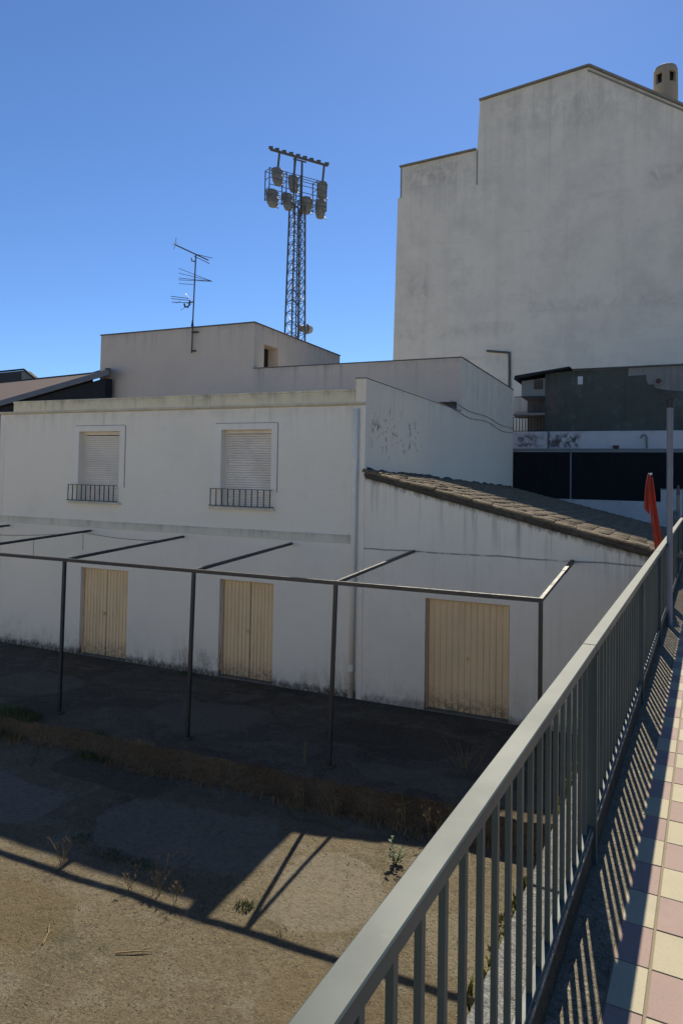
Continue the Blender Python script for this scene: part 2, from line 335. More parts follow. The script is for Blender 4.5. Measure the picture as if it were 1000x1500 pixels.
# ------------------------------------------------------------------ mesh helpers
class MB:
    """collects shapes (world or local coordinates) and links them as one mesh object"""
    def __init__(s): s.bm = bmesh.new()
    def quad(s, *p):
        try: return s.bm.faces.new([s.bm.verts.new(Vector(q)) for q in p])
        except ValueError: return None
    def box(s, a, b, bevel=0.0):
        vs = [s.bm.verts.new((x, y, z)) for x in (a[0], b[0]) for y in (a[1], b[1]) for z in (a[2], b[2])]
        fs = [s.bm.faces.new([vs[i] for i in f]) for f in ((0, 1, 3, 2), (4, 6, 7, 5), (0, 4, 5, 1), (2, 3, 7, 6), (0, 2, 6, 4), (1, 5, 7, 3))]
        if bevel:
            es = list({e for f in fs for e in f.edges})
            bmesh.ops.bevel(s.bm, geom=es, offset=bevel, segments=1, affect='EDGES', clamp_overlap=True)
        return s
    def prism(s, poly, axis, a, b):
        """polygon in the plane across 'axis', pulled from a to b"""
        def P(u, v, w): return {'x': (w, u, v), 'y': (u, w, v), 'z': (u, v, w)}[axis]
        A = [s.bm.verts.new(P(u, v, a)) for u, v in poly]; B = [s.bm.verts.new(P(u, v, b)) for u, v in poly]
        s.bm.faces.new(A); s.bm.faces.new(B[::-1]); n = len(poly)
        for i in range(n): s.bm.faces.new([A[i], B[i], B[(i + 1) % n], A[(i + 1) % n]])
        return s
    def bar(s, p, q, w, h=None, up=(0, 0, 1)):
        """square bar from p to q"""
        h = h or w; p, q = Vector(p), Vector(q); d = (q - p).normalized()
        u = Vector(up)
        if abs(d.dot(u)) > 0.98: u = Vector((0, 1, 0))
        x = d.cross(u).normalized(); y = x.cross(d).normalized()
        c = [x * w / 2 + y * h / 2, -x * w / 2 + y * h / 2, -x * w / 2 - y * h / 2, x * w / 2 - y * h / 2]
        A = [s.bm.verts.new(p + k) for k in c]; B = [s.bm.verts.new(q + k) for k in c]
        s.bm.faces.new(A); s.bm.faces.new(B[::-1])
        for i in range(4): s.bm.faces.new([A[i], B[i], B[(i + 1) % 4], A[(i + 1) % 4]])
        return s
    def tube(s, pts, r, n=8, r2=None):
        pts = [Vector(p) for p in pts]; rings = []
        for i, p in enumerate(pts):
            d = (pts[min(i + 1, len(pts) - 1)] - pts[max(i - 1, 0)]).normalized()
            u = Vector((0, 0, 1)) if abs(d.z) < 0.95 else Vector((0, 1, 0))
            x = d.cross(u).normalized(); y = x.cross(d)
            rr = r if r2 is None else r + (r2 - r) * i / (len(pts) - 1)
            rings.append([s.bm.verts.new(p + x * rr * math.cos(2 * math.pi * k / n) + y * rr * math.sin(2 * math.pi * k / n)) for k in range(n)])
        for a, b in zip(rings, rings[1:]):
            for k in range(n): s.bm.faces.new([a[k], a[(k + 1) % n], b[(k + 1) % n], b[k]])
        s.bm.faces.new(rings[0][::-1]); s.bm.faces.new(rings[-1])
        return s
    def wall(s, u0, u1, z0, z1, holes, plane, at, depth, step=1.5):
        """wall sheet facing -Y (plane 'y') or +X (plane 'x') with openings and their reveals; holes = (u0,u1,z0,z1)"""
        us = sorted({u0, u1, *[h[0] for h in holes], *[h[1] for h in holes]}); zs = sorted({z0, z1, *[h[2] for h in holes], *[h[3] for h in holes]})
        us = [u for u in us if u0 <= u <= u1]; zs = [z for z in zs if z0 <= z <= z1]
        P = (lambda u, z, d: (u, at + d, z)) if plane == 'y' else (lambda u, z, d: (at - d, u, z))
        for a, b in zip(us, us[1:]):
            for c, e in zip(zs, zs[1:]):
                if any(h[0] <= a and b <= h[1] and h[2] <= c and e <= h[3] for h in holes): continue
                s.quad(P(a, c, 0), P(b, c, 0), P(b, e, 0), P(a, e, 0))
        for h in holes:
            a, b, c, e = h
            s.quad(P(a, c, 0), P(a, c, depth), P(a, e, depth), P(a, e, 0)); s.quad(P(b, c, 0), P(b, e, 0), P(b, e, depth), P(b, c, depth))
            s.quad(P(a, e, 0), P(a, e, depth), P(b, e, depth), P(b, e, 0)); s.quad(P(a, c, 0), P(b, c, 0), P(b, c, depth), P(a, c, depth))
        return s
    def build(s, name, mat, parent=None, loc=None, smooth=False, kind=None, weld=True):
        if weld: bmesh.ops.remove_doubles(s.bm, verts=s.bm.verts, dist=0.0004)
        bmesh.ops.recalc_face_normals(s.bm, faces=s.bm.faces)
        if smooth:
            for f in s.bm.faces: f.smooth = True
        base = Vector((0, 0, 0))
        if parent is not None and loc is None: base = origin(parent)
        me = bpy.data.meshes.new(name)
        if loc is None: s.bm.transform(Matrix.Translation(-base))
        s.bm.to_mesh(me); s.bm.free()
        for mm in (mat if isinstance(mat, (list, tuple)) else [mat]): me.materials.append(mm)
        o = bpy.data.objects.new(name, me); COL.objects.link(o)
        if parent is not None: o.parent = parent
        if loc is not None: o.location = loc
        if kind: o['kind'] = kind
        return o
ORG = {}
def origin(o):
    v = Vector((0, 0, 0))
    while o is not None: v = v + Vector(o.location); o = o.parent
    return v
def thing(name, label, cat, loc, group=None, rz=0.0):
    o = bpy.data.objects.new(name, None); COL.objects.link(o); o.empty_display_size = 0.2
    o.location = loc; o.rotation_euler = (0, 0, rz); o['label'] = label; o['category'] = cat
    if group: o['group'] = group
    return o
def tag(o, label, cat, group=None):
    o['label'] = label; o['category'] = cat
    if group: o['group'] = group
    return o
def copy(o, loc, parent=None):
    c = o.copy(); COL.objects.link(c); c.location = loc
    if parent is not None: c.parent = parent
    return c
def rects(n): return [(0, 0)] * n

# ------------------------------------------------------------------ ground
def sheet(name, mat, x0, x1, y0, y1, step, zf, kind='structure', parent=None):
    nx, ny = int((x1 - x0) / step) + 1, int((y1 - y0) / step) + 1
    vs = []; fs = []
    for j in range(ny + 1):
        for i in range(nx + 1):
            x = x0 + (x1 - x0) * i / nx; y = y0 + (y1 - y0) * j / ny
            vs.append((x, y, zf(x, y)))
    for j in range(ny):
        for i in range(nx):
            a = j * (nx + 1) + i; fs.append((a, a + 1, a + nx + 2, a + nx + 1))
    me = bpy.data.meshes.new(name); me.from_pydata(vs, [], fs); me.materials.append(mat)
    for p in me.polygons: p.use_smooth = True
    o = bpy.data.objects.new(name, me); COL.objects.link(o)
    if kind: o['kind'] = kind
    return o
FA = 0.0642                                    # the railing runs along (FA, 1)
FO = Vector((-0.4815, 0.0, 0.0))               # its middle line at y = 0
FR = -math.atan(FA)
def fence_x(y): return FO.x + FA * y
PZ = 2.68                                      # pavement level
def fbm(x, y, s, k=0.0): return noise.fractal(Vector((x * s, y * s, k)), 1.0, 2.0, 5)
def yard_z(x, y):
    ramp = max(0.0, min(1.0, (-7.2 - x) / 3.0)) * max(0.0, min(1.0, (y - 6.6) / 2.2))
    return -0.10 + 0.012 * fbm(x, y, 1.3) + 0.02 * fbm(x, y, 0.35, 3) + 0.13 * ramp
sheet('yard_ground', M['yard'], -24, 0.35, -6, 9.2, 0.085, yard_z)
def edge_y(x): return 8.62 + 0.035 * (x + 6) + 0.085 * fbm(x, 0, 0.9, 5) + 0.05 * fbm(x, 0, 4.0, 6)
def apron():
    # apron of poured concrete that rises gently from the house wall to its crumbled edge
    mb = MB(); bm = mb.bm
    nx, ny = 260, 42; grid = []
    x0, x1 = -24.0, 0.33
    for i in range(nx + 1):
        x = x0 + (x1 - x0) * i / nx; e = edge_y(x); row = []
        for j in range(ny + 1):
            t = j / ny; y = 12.74 + (e - 12.74) * t
            z = 0.27 * t ** 1.15 + 0.010 * fbm(x, y, 1.2, 8) * min(1, t * 6) - 0.004
            if t > 0.97: z -= 0.015 + 0.05 * abs(fbm(x, y, 2.2, 2))
            row.append(bm.verts.new((x, y, z)))
        grid.append(row)
    for i in range(nx):
        for j in range(ny): bm.faces.new([grid[i][j], grid[i + 1][j], grid[i + 1][j + 1], grid[i][j + 1]])
    LIP = [tuple(row_[-1].co) for row_ in grid]
    o = mb.build('concrete_apron', M['apron'], smooth=True); o['kind'] = 'structure'
    lip = LIP
    mb = MB(); bm = mb.bm; prev = None
    for i in range(nx + 1):
        x, e, zt = lip[i]; col = []
        for k in range(7):
            t = k / 6; z = zt - (zt + 0.14) * t
            y = e if k == 0 else e - 0.015 - 0.11 * t ** 1.4 - 0.035 * fbm(x, t * 2, 3.2, 4) * min(1, 3 * t)
            col.append(bm.verts.new((x, y, z)))
        if prev:
            for k in range(6): bm.faces.new([prev[k], col[k], col[k + 1], prev[k + 1]])
        prev = col
    o = mb.build('apron_edge', M['curb'], smooth=True); o['kind'] = 'structure'
apron()
def terrain_z(x, y): return -0.55
sheet('terrain', M['terrain'], -900, 900, -600, 1200, 150, terrain_z)

# ------------------------------------------------------------------ street with its retaining wall, kerb and paving
def local_box(mb, u0, u1, v0, v1, z0, z1, bevel=0.0): return mb.box((u0, v0, z0), (u1, v1, z1), bevel)
street = bpy.data.objects.new('pavement', None); COL.objects.link(street); street['kind'] = 'structure'
street.location = FO; street.rotation_euler = (0, 0, FR)
def lbuild(mb, name, mat, parent, **k):
    return mb.build(name, mat, parent, loc=(0, 0, 0), **k)
mb = MB(); local_box(mb, -0.034, 0.172, -8, 34, -0.6, PZ + 0.002, 0.003); o = lbuild(mb, 'kerb_strip', M['kerb'], street)
mb = MB(); local_box(mb, 0.172, 2.6, -8, 34, 1.2, PZ + 0.002); o = lbuild(mb, 'paving_bed', M['grout'], street)
wall = thing('retaining_wall', 'pale concrete retaining wall with a raised plinth that carries the street railing', 'wall', FO, rz=FR)
mb = MB(); local_box(mb, -0.128, -0.036, -8, 15.0, -0.6, PZ - 0.03, 0.006); lbuild(mb, 'wall_face', M['kerb'], wall)
v = -8.0; st = None
while v < 16:
    if st is None:
        mb = MB(); local_box(mb, -0.132, 0.020, 0.0, 1.197, -0.028, 0.126, 0.004); st = mb.build('plinth_block', M['plinth'], wall, loc=(0, v, PZ))
        mb = MB(); local_box(mb, -0.142, 0.024, 0.0, 1.194, 0.1265, 0.150, 0.005); cp = mb.build('plinth_cap', M['ledge'], wall, loc=(0, v, PZ))  # pale cap carries the sunlit tone of the plinth top
    else:
        copy(st, (0, v, PZ)); copy(cp, (0.002 * (R.random() - 0.5), v, PZ + 0.003 * R.random()))
    v += 1.2
# loose tiles: half a column cut against the kerb, then full squares
TS = 0.240
def tile_mesh(name, w, mat):
    mb = MB(); mb.box((0.003, 0.0012, 0), (w - 0.003, TS - 0.0012, 0.02), 0.0018)
    bmesh.ops.recalc_face_normals(mb.bm, faces=mb.bm.faces)
    me = bpy.data.meshes.new(name); mb.bm.to_mesh(me); mb.bm.free(); me.materials.append(mat); return me
TM = {(w, c): tile_mesh('paving_tile_' + c, {'half': 0.118, 'full': TS}[w], M[c]) for w in ('half', 'full') for c in ('cream', 'pink')}
V0 = 1.30
for cidx, (u, w) in enumerate(((0.176, 'half'), (0.298, 'full'), (0.540, 'full'), (0.782, 'full'))):
    for k in range(-8, 46):
        o = bpy.data.objects.new('paving_tile', TM[(w, 'cream' if (k + cidx) % 2 else 'pink')]); COL.objects.link(o)
        o.parent = street; o.location = (u, V0 + k * (TS + 0.002), PZ - 0.0135 + 0.0022 * (R.random() - 0.5))
        o.rotation_euler = (0.004 * (R.random() - 0.5), 0.004 * (R.random() - 0.5), 0)
mb = MB()
for u in (1.024, 1.266, 1.508, 1.750, 1.992, 2.22):
    for k in range(-8, 46):
        f = mb.box((u + 0.003, V0 + k * 0.242 + 0.003, PZ - 0.0135), (u + TS - 0.003, V0 + k * 0.242 + TS - 0.003, PZ + 0.006))
far = lbuild(mb, 'far_paving', M['cream'], street, kind='stuff', weld=False)
far.data.materials.append(M['pink'])
for i, p in enumerate(far.data.polygons):
    b = i // 6; c, k = divmod(b, 54); p.material_index = (c + k) % 2
mb = MB()
for u, w in ((0.176, 0.118), (0.298, TS), (0.540, TS), (0.782, TS), (1.024, TS), (1.266, TS), (1.508, TS), (1.750, TS), (1.992, TS), (2.22, TS)):
    for k in range(46, 130):
        mb.box((u + 0.003, V0 + k * 0.242 + 0.003, PZ - 0.0135), (u + w - 0.003, V0 + k * 0.242 + TS - 0.003, PZ + 0.006))
far2 = lbuild(mb, 'distant_paving', M['cream'], street, kind='stuff', weld=False)
far2.data.materials.append(M['pink'])
for i, p in enumerate(far2.data.polygons):
    b = i // 6; c, k = divmod(b, 84); p.material_index = (c + k) % 2
mb = MB(); local_box(mb, 2.6, 9, -12, 34, 1.0, PZ - 0.13); o = lbuild(mb, 'road', M['asphalt'], street)
mb = MB(); local_box(mb, 2.462, 2.598, -8, 34, 1.3, PZ + 0.004, 0.01); o = lbuild(mb, 'kerb_stone', M['kerb'], street)

# ------------------------------------------------------------------ street railing
RT = 3.65
fence = thing('street_railing', 'long grey steel railing of upright bars along the edge of the street', 'railing', (FO.x, FO.y, 0), rz=FR)
mb = MB(); local_box(mb, -0.017, 0.017, -5, 16.2, PZ + 0.160, PZ + 0.172, 0.002); lbuild(mb, 'bottom_rail', M['rail'], fence)
PV = [-4.0, -1.55, 0.92, 3.36, 5.86, 8.02, 10.5, 13.0, 15.5]
mb = MB(); local_box(mb, -0.032, 0.036, -0.015, 0.015, 0.0, RT - 0.042 - PZ + 0.03, 0.002)
post_mb = mb
cuts = [-5.0] + PV[1::2] + [16.2]
for a_, b_ in zip(cuts, cuts[1:]):
    mb = MB(); local_box(mb, -0.030, 0.030, a_ + 0.0015, b_ - 0.0015, RT - 0.040, RT - 0.0015 * R.random(), 0.003); lbuild(mb, 'top_rail', M['rail'], fence)
mb = post_mb
post0 = mb.build('post', M['rail'], fence, loc=(0, PV[0], PZ - 0.03))
for v in PV[1:]: copy(post0, (0, v, PZ - 0.03))
mb = MB(); local_box(mb, 0.024, 0.06, -0.03, 0.03, 0.0, 0.008, 0.001)
foot0 = mb.build('foot_plate', M['rail'], fence, loc=(0, PV[0], PZ - 0.014))
for v in PV[1:]: copy(foot0, (0, v, PZ - 0.014))
mb = MB(); local_box(mb, -0.0075, 0.0075, -0.010, 0.010, 0.0, RT - 0.0402 - (PZ + 0.1722), 0.0)
bal0 = mb.build('baluster', M['rail'], fence, loc=(0, -4.87, PZ + 0.1722))
v = -4.74
while v < 16.1:
    if all(abs(v - p) > 0.05 for p in PV): copy(bal0, (0, v, PZ + 0.1722))
    v += 0.131
# lamp post without its lamp, beside the railing
lp = thing('lamp_post', 'slim blue grey round steel post with a dark cap rising beside the railing', 'post', (0.166, 9.1, PZ))
mb = MB(); mb.tube([(0.166, 9.1, PZ), (0.167, 9.1, 4.0), (0.168, 9.1, 5.25)], 0.0300, 20, 0.036); mb.build('shaft', M['lamp_steel'], lp, smooth=False)
mb = MB(); mb.tube([(0.168, 9.1, 5.251), (0.168, 9.1, 5.345)], 0.044, 20); mb.tube([(0.168, 9.1, 5.345), (0.168, 9.1, 5.362)], 0.066, 20); mb.bar((0.11, 9.1, 5.30), (0.06, 9.08, 5.305), 0.02); mb.bar((0.06, 9.08, 5.26), (0.06, 9.08, 5.32), 0.018)
mb.build('cap', M['iron'], lp)

# ------------------------------------------------------------------ white house in front
FY = 12.70
HX0, HX1 = -15.35, -5.20
W1 = (-12.65, -11.40, 3.64, 5.31); W2 = (-8.57, -7.32, 3.65, 5.31)
D1 = (-12.48, -11.05, 0.0, 2.07); D2 = (-8.54, -7.20, 0.0, 2.09)
house = thing('white_house', 'long white two storey house with two shuttered windows over two beige doors', 'house', (-10.25, FY, 0))
mb = MB()
mb.wall(HX0, HX1, -0.4, 5.80, [W1, W2, D1, D2], 'y', FY, 0.20)
mb.build('front_wall', M['front'], house)
mb = MB(); mb.wall(FY, 20.098, -0.4, 5.80, [], 'x', HX1, 0.2); mb.prism([(FY, 5.80), (20.098, 5.80), (20.098, 6.30), (FY, 6.30)], 'x', HX1 - 0.22, HX1)
mb.build('side_wall', M['side'], house)
mb = MB(); mb.quad((HX0, 20.09, -0.4), (HX0, FY, -0.4), (HX0, FY, 5.8), (HX0, 20.09, 5.8)); mb.build('left_wall', M['side'], house)
mb = MB(); mb.box((HX0, FY + 0.21, 5.70), (HX1 - 0.23, 20.09, 5.78)); mb.build('flat_roof', M['coping_grey'], house)
mb = MB(); mb.box((-14.90, FY + 0.002, 5.84), (-5.445, FY + 0.18, 6.055)); mb.build('parapet', M['parapet'], house)
mb = MB(); mb.box((-14.92, FY - 0.012, 6.056), (-5.446, FY + 0.20, 6.10), 0.008); mb.build('parapet_coping', M['parapet'], house)
mb = MB(); mb.box((-5.443, FY + 0.001, 5.84), (HX1 - 0.221, FY + 0.20, 6.302), 0.006); mb.build('corner_pier', M['parapet'], house)
mb = MB(); mb.prism([(FY - 0.20 + 0.20 - 0.055, 5.80), (FY - 0.055, 5.835), (FY + 0.1, 5.838), (FY + 0.1, 5.775), (FY - 0.004, 5.765), (FY - 0.03, 5.785)], 'x', HX0, -5.22); mb.build('cornice', M['cornice'], house)
mb = MB(); mb.box((HX1 - 0.24, FY - 0.008, 6.304), (HX1 + 0.012, 20.09, 6.325), 0.004); mb.build('side_coping', M['coping_grey'], house)
mb = MB(); mb.box((HX0, FY - 0.014, 3.02), (-5.47, FY + 0.05, 3.165), 0.004); mb.box((HX0, FY - 0.028, 3.166), (-5.47, FY + 0.05, 3.192), 0.004); mb.build('string_course', M['band'], house)
mb = MB(); mb.box((HX0, FY - 0.010, -0.1), (HX0 + 0.16, FY + 0.01, 5.76), 0.003); mb.build('corner_pilaster', M['trim'], house)
mb = MB(); mb.box((-5.315, FY - 0.010, 0.0), (HX1 - 0.001, FY + 0.01, 5.76), 0.004); mb.build('corner_pilaster', M['trim'], house)
mb = MB(); mb.tube([(-5.405, FY - 0.062, 0.03), (-5.400, FY - 0.062, 2.9), (-5.385, FY - 0.062, 5.70)], 0.052, 14)
dp = mb.build('downpipe', M['pipe'], house, smooth=True)
for z in (0.55, 2.62, 4.6):
    mb = MB(); mb.tube([(-5.40, FY - 0.062, z), (-5.40, FY - 0.062, z + 0.12)], 0.058, 14); mb.build('pipe_collar', M['pipe'], dp)
def window(w, tx0, tx1, rail, sill):
    x0, x1, z0, z1 = w
    mb = MB()          # painted surround, slightly proud
    mb.prism([(tx0, 4.01), (x0 - 0.002, 4.01), (x0 - 0.002, z1 + 0.002), (x1 + 0.002, z1 + 0.002), (x1 + 0.002, 4.01), (tx1, 4.01), (tx1, z1 + 0.115), (tx1 - 0.02, z1 + 0.135), (tx0 + 0.02, z1 + 0.135), (tx0, z1 + 0.115)], 'y', FY - 0.022, FY + 0.01)
    win = mb.build('window', M['trim'], house, weld=False)
    mb = MB(); g = 0.013  # thin dark strip along the right and top of the surround
    mb.prism([(tx1 + 0.001, 3.99), (tx1 + g, 3.99), (tx1 + g, z1 + 0.12), (tx1 - 0.015, z1 + 0.136 + g), (tx0 + 0.01, z1 + 0.136 + g), (tx0 + 0.01, z1 + 0.137), (tx1 - 0.02, z1 + 0.137), (tx1 + 0.001, z1 + 0.116)], 'y', FY - 0.003, FY + 0.01)
    mb.build('dark_edge_strip', M['coping_grey'], win, weld=False)
    mb = MB(); yb = FY + 0.168
    mb.box((x0, yb, z0), (x0 + 0.035, yb + 0.05, z1)); mb.box((x1 - 0.035, yb, z0), (x1, yb + 0.05, z1)); mb.box((x0, yb - 0.02, z1 - 0.075), (x1, yb + 0.05, z1))
    mb.build('frame', M['shutter'], win)
    mb = MB(); mb.box((x0, yb + 0.04, z0), (x1, yb + 0.06, z1)); mb.build('shutter_back', M['brown_glass'], win)
    h = 0.0525; z = z0 + 0.004; first = None
    while z + h < z1 - 0.06:
        if first is None:
            m2 = MB(); W = x1 - x0 - 0.07
            m2.prism([(0.0, 0.0), (-0.012, 0.006), (-0.017, h * 0.45), (-0.011, h - 0.008), (-0.002, h - 0.003), (0.006, h - 0.003), (0.006, 0.0)], 'x', 0, W)
            first = m2.build('slat', M['shutter'], win, loc=(x0 + 0.035 - origin(win).x, yb + 0.025 - FY, z)); first.location.y = yb + 0.025 - origin(win).y
        else: copy(first, (first.location.x, first.location.y, z))
        z += h
    mb = MB(); mb.box((sill[0], FY - 0.075, sill[2] - 0.045), (sill[1], FY + 0.01, sill[2]), 0.004); mb.build('sill', M['band'], win)
    rx0, rx1, rz0, rz1, n = rail
    yr = FY - 0.105
    mb = MB(); mb.bar((rx0 - 0.01, yr, rz1), (rx1 + 0.05, yr, rz1), 0.020, 0.012); mb.bar((rx0 - 0.04, yr, rz0), (rx1 + 0.09, yr, rz0), 0.022, 0.018)
    for xx in (rx0, rx1): mb.bar((xx, yr, rz1 - 0.0), (xx, FY + 0.01, rz1), 0.012); mb.bar((xx, yr, rz0), (xx, FY + 0.01, rz0), 0.012)
    rl = mb.build('window_railing', M['iron'], house)
    b0 = None
    for i in range(n):
        xx = rx0 + (rx1 - rx0) * i / (n - 1)
        if b0 is None:
            m2 = MB(); m2.bar((0, 0, 0.009), (0, 0, rz1 - rz0 - 0.006), 0.016)
            b0 = m2.build('bar', M['iron'], rl, loc=(xx - origin(rl).x, yr - origin(rl).y, rz0))
        else: copy(b0, (xx - origin(rl).x, yr - origin(rl).y, rz0))
window(W1, -12.80, -11.24, (-12.86, -11.46, 3.665, 4.035, 11), (-12.90, -11.32, 3.635))
window(W2, -8.75, -7.18, (-8.76, -7.28, 3.675, 4.035, 11), (-8.84, -7.22, 3.645))
def ribbed_leaf(parent, x0, x1, z0, z1, y, n, handle=None):
    mb = MB(); mb.box((x0, y + 0.012, z0), (x1, y + 0.035, z1)); leaf = mb.build('door_leaf', M['door'], parent)
    w = (x1 - x0) / n; m2 = MB()
    m2.prism([(0.004, 0.012), (0.010, 0.0), (w - 0.010, 0.0), (w - 0.004, 0.012)], 'z', 0.0, z1 - z0)
    p0 = m2.build('panel', M['door'], leaf, loc=(x0 - origin(leaf).x, y - origin(leaf).y, z0))
    for i in range(1, n): copy(p0, (x0 + w * i - origin(leaf).x, y - origin(leaf).y, z0))
    if handle:
        m3 = MB(); m3.bar((handle, y - 0.03, 0.98), (handle, y - 0.03, 1.06), 0.018); m3.bar((handle, y - 0.03, 1.02), (handle, y + 0.01, 1.02), 0.03)
        m3.build('handle', M['door_frame'], leaf)
def door(owner, d, split, n1, n2, depth, lbl=None):
    x0, x1, z0, z1 = d; y = FY + depth
    mb = MB(); f = 0.035
    mb.box((x0 + 0.001, y - 0.02, z0 + 0.0), (x0 + f, y + 0.05, z1 - 0.001), 0.002); mb.box((x1 - f * 0.5, y - 0.02, z0), (x1 - 0.001, y + 0.05, z1 - 0.001), 0.002); mb.box((x0 + f, y - 0.02, z1 - f), (x1 - f * 0.5, y + 0.05, z1 - 0.001), 0.002)
    mb.build('door_frame', M['door_frame'], owner)
    mb = MB(); mb.box((x0 + 0.02, y + 0.06, z0), (x1 - 0.02, y + 0.08, z1)); mb.build('dark_gap', M['dark_hole'], owner)
    mb = MB(); mb.box((x0 + 0.004, FY + 0.004, -0.02), (x1 - 0.004, y + 0.03, 0.018), 0.006); mb.build('threshold', M['kerb'], owner)
    if split:
        ribbed_leaf(owner, x0 + f + 0.004, split - 0.009, z0 + 0.03, z1 - f - 0.004, y, n1, split - 0.05)
        ribbed_leaf(owner, split + 0.009, x1 - f * 0.5 - 0.004, z0 + 0.03, z1 - f - 0.004, y, n2)
    else: ribbed_leaf(owner, x0 + f + 0.004, x1 - f * 0.5 - 0.004, z0 + 0.03, z1 - f - 0.004, y, n1, (x0 + x1) / 2)
door(house, D1, -11.755, 7, 7, 0.10)
door(house, D2, -7.83, 7, 7, 0.13)

# ------------------------------------------------------------------ mauve house behind it
RY = 20.10
rear = thing('mauve_house', 'mauve grey rendered house with a taller block behind the white house', 'house', (-10, RY, 0))
SLOT = (-6.02, -5.335, 5.9, 6.60)
mb = MB(); mb.wall(-12.348, HX1, 0, 7.90, [SLOT], 'y', RY, 0.25); mb.quad((-12.348, RY + 0.22, 7.0), (HX1 - 0.2, RY + 0.22, 7.0), (HX1 - 0.2, RY + 0.22, 7.90), (-12.348, RY + 0.22, 7.90)); mb.build('front_wall', M['mauve'], rear)
mb = MB(); mb.box((SLOT[0] + 0.01, RY + 0.2, SLOT[2]), (SLOT[1] - 0.01, RY + 0.24, SLOT[3])); mb.build('pane', M['brown_glass'], rear)
mb = MB(); mb.wall(RY, 28.40, 0, 7.90, [], 'x', HX1 - 0.0005, 0.2); mb.quad((HX1 - 0.2, RY + 0.22, 7.0), (HX1 - 0.2, 28.4, 7.0), (HX1 - 0.2, 28.4, 7.9), (HX1 - 0.2, RY + 0.22, 7.9)); mb.quad((HX1, 28.4, 0), (-19.1, 28.4, 0), (-19.1, 28.4, 7.9), (HX1, 28.4, 7.9))
mb.build('side_wall', M['side'], rear)
mb = MB(); mb.box((-12.34, RY + 0.22, 6.92), (HX1 - 0.21, 28.39, 7.0)); mb.build('terrace_floor', M['coping_grey'], rear)
mb = MB(); mb.box((-12.37, RY - 0.018, 7.901), (HX1 + 0.018, RY + 0.23, 7.935), 0.004); mb.box((HX1 - 0.22, RY + 0.231, 7.9012), (HX1 + 0.018, 28.42, 7.935), 0.004); mb.build('coping', M['coping'], rear)
BW = (20.76, 21.77, 7.6, 8.86)
mb = MB(); mb.wall(-19.10, -12.35, 0, 9.47, [], 'y', RY, 0.2); mb.quad((-19.1, 27.1, 0), (-19.1, RY, 0), (-19.1, RY, 9.47), (-19.1, 27.1, 9.47)); mb.quad((-12.35, 27.1, 5), (-19.1, 27.1, 5), (-19.1, 27.1, 9.47), (-12.35, 27.1, 9.47)); mb.build('tall_front', M['mauve_high'], rear)
mb = MB(); mb.wall(RY, 27.1, 6.9, 9.47, [BW], 'x', -12.35, 0.45); mb.build('tall_side', M['beige_side'], rear)
mb = MB(); mb.box((-12.81, BW[0], BW[2]), (-12.78, BW[1], BW[3])); mb.build('dark_pane', M['dark_hole'], rear)
mb = MB(); mb.box((-12.70, BW[0] + 0.002, BW[2]), (-12.66, BW[0] + 0.42, BW[3] - 0.01)); mb.build('brown_shutter', M['brown_glass'], rear)
mb = MB(); mb.box((-19.13, RY - 0.03, 9.471), (-12.32, 27.13, 9.515), 0.006); mb.build('tall_coping', M['coping'], rear)
mb = MB()
pts = [(HX1 + 0.012, 18.8 + i * 0.6, 6.47 - 0.010 * i + 0.04 * math.cos(i * 0.8)) for i in range(17)]
mb.tube(pts, 0.008, 5); mb.tube([(x, y, z - 0.19 - 0.02 * math.sin(y)) for x, y, z in pts], 0.008, 5); mb.build('wall_cable', M['coping'], rear)

# ------------------------------------------------------------------ shed with the tiled lean-to roof
SL, SB = 0.240, 0.033
def roof_z(x, y): return 4.40 - SL * (x + 5.1) - SB * (y - 12.6)
SX1 = 0.20
shed = thing('white_shed', 'white lean-to shed with a beige ribbed door and old tiled roof', 'shed', (-2.5, FY, 0))
D3 = (-3.93, -2.36, 0.0, 2.09)
mb = MB(); mb.wall(HX1 + 0.001, SX1, -0.4, 2.985, [D3], 'y', FY, 0.18)
mb.quad((HX1 + 0.001, FY, 2.985), (SX1, FY, 2.985), (SX1, FY, roof_z(SX1, FY) - 0.03), (HX1 + 0.001, FY, roof_z(HX1, FY) - 0.03))
mb.build('front_wall', M['shed'], shed)
mb = MB(); mb.quad((SX1, FY, -0.4), (SX1, 28, -0.4), (SX1, 28, roof_z(SX1, 28) - 0.03), (SX1, FY, roof_z(SX1, FY) - 0.03))
mb.quad((SX1, 28, -0.4), (HX1, 28, -0.4), (HX1, 28, roof_z(HX1, 28) - 0.03), (SX1, 28, roof_z(SX1, 28) - 0.03)); mb.build('back_walls', M['low_white'], shed)
door(shed, D3, None, 13, 0, 0.115)
mb = MB()
ux, uy = (HX1 + 0.002, SX1 + 0.12), (FY - 0.06, 28.1)
c = [(ux[0], uy[0]), (ux[1], uy[0]), (ux[1], uy[1]), (ux[0], uy[1])]
top = [(x, y, roof_z(x, y) - 0.005) for x, y in c]; bot = [(x, y, roof_z(x, y) - 0.05) for x, y in c]
mb.quad(*top); mb.quad(*bot[::-1])
for i in range(4): mb.quad(bot[i], bot[(i + 1) % 4], top[(i + 1) % 4], top[i])
mb.build('roof_deck', M['mortar'], shed)
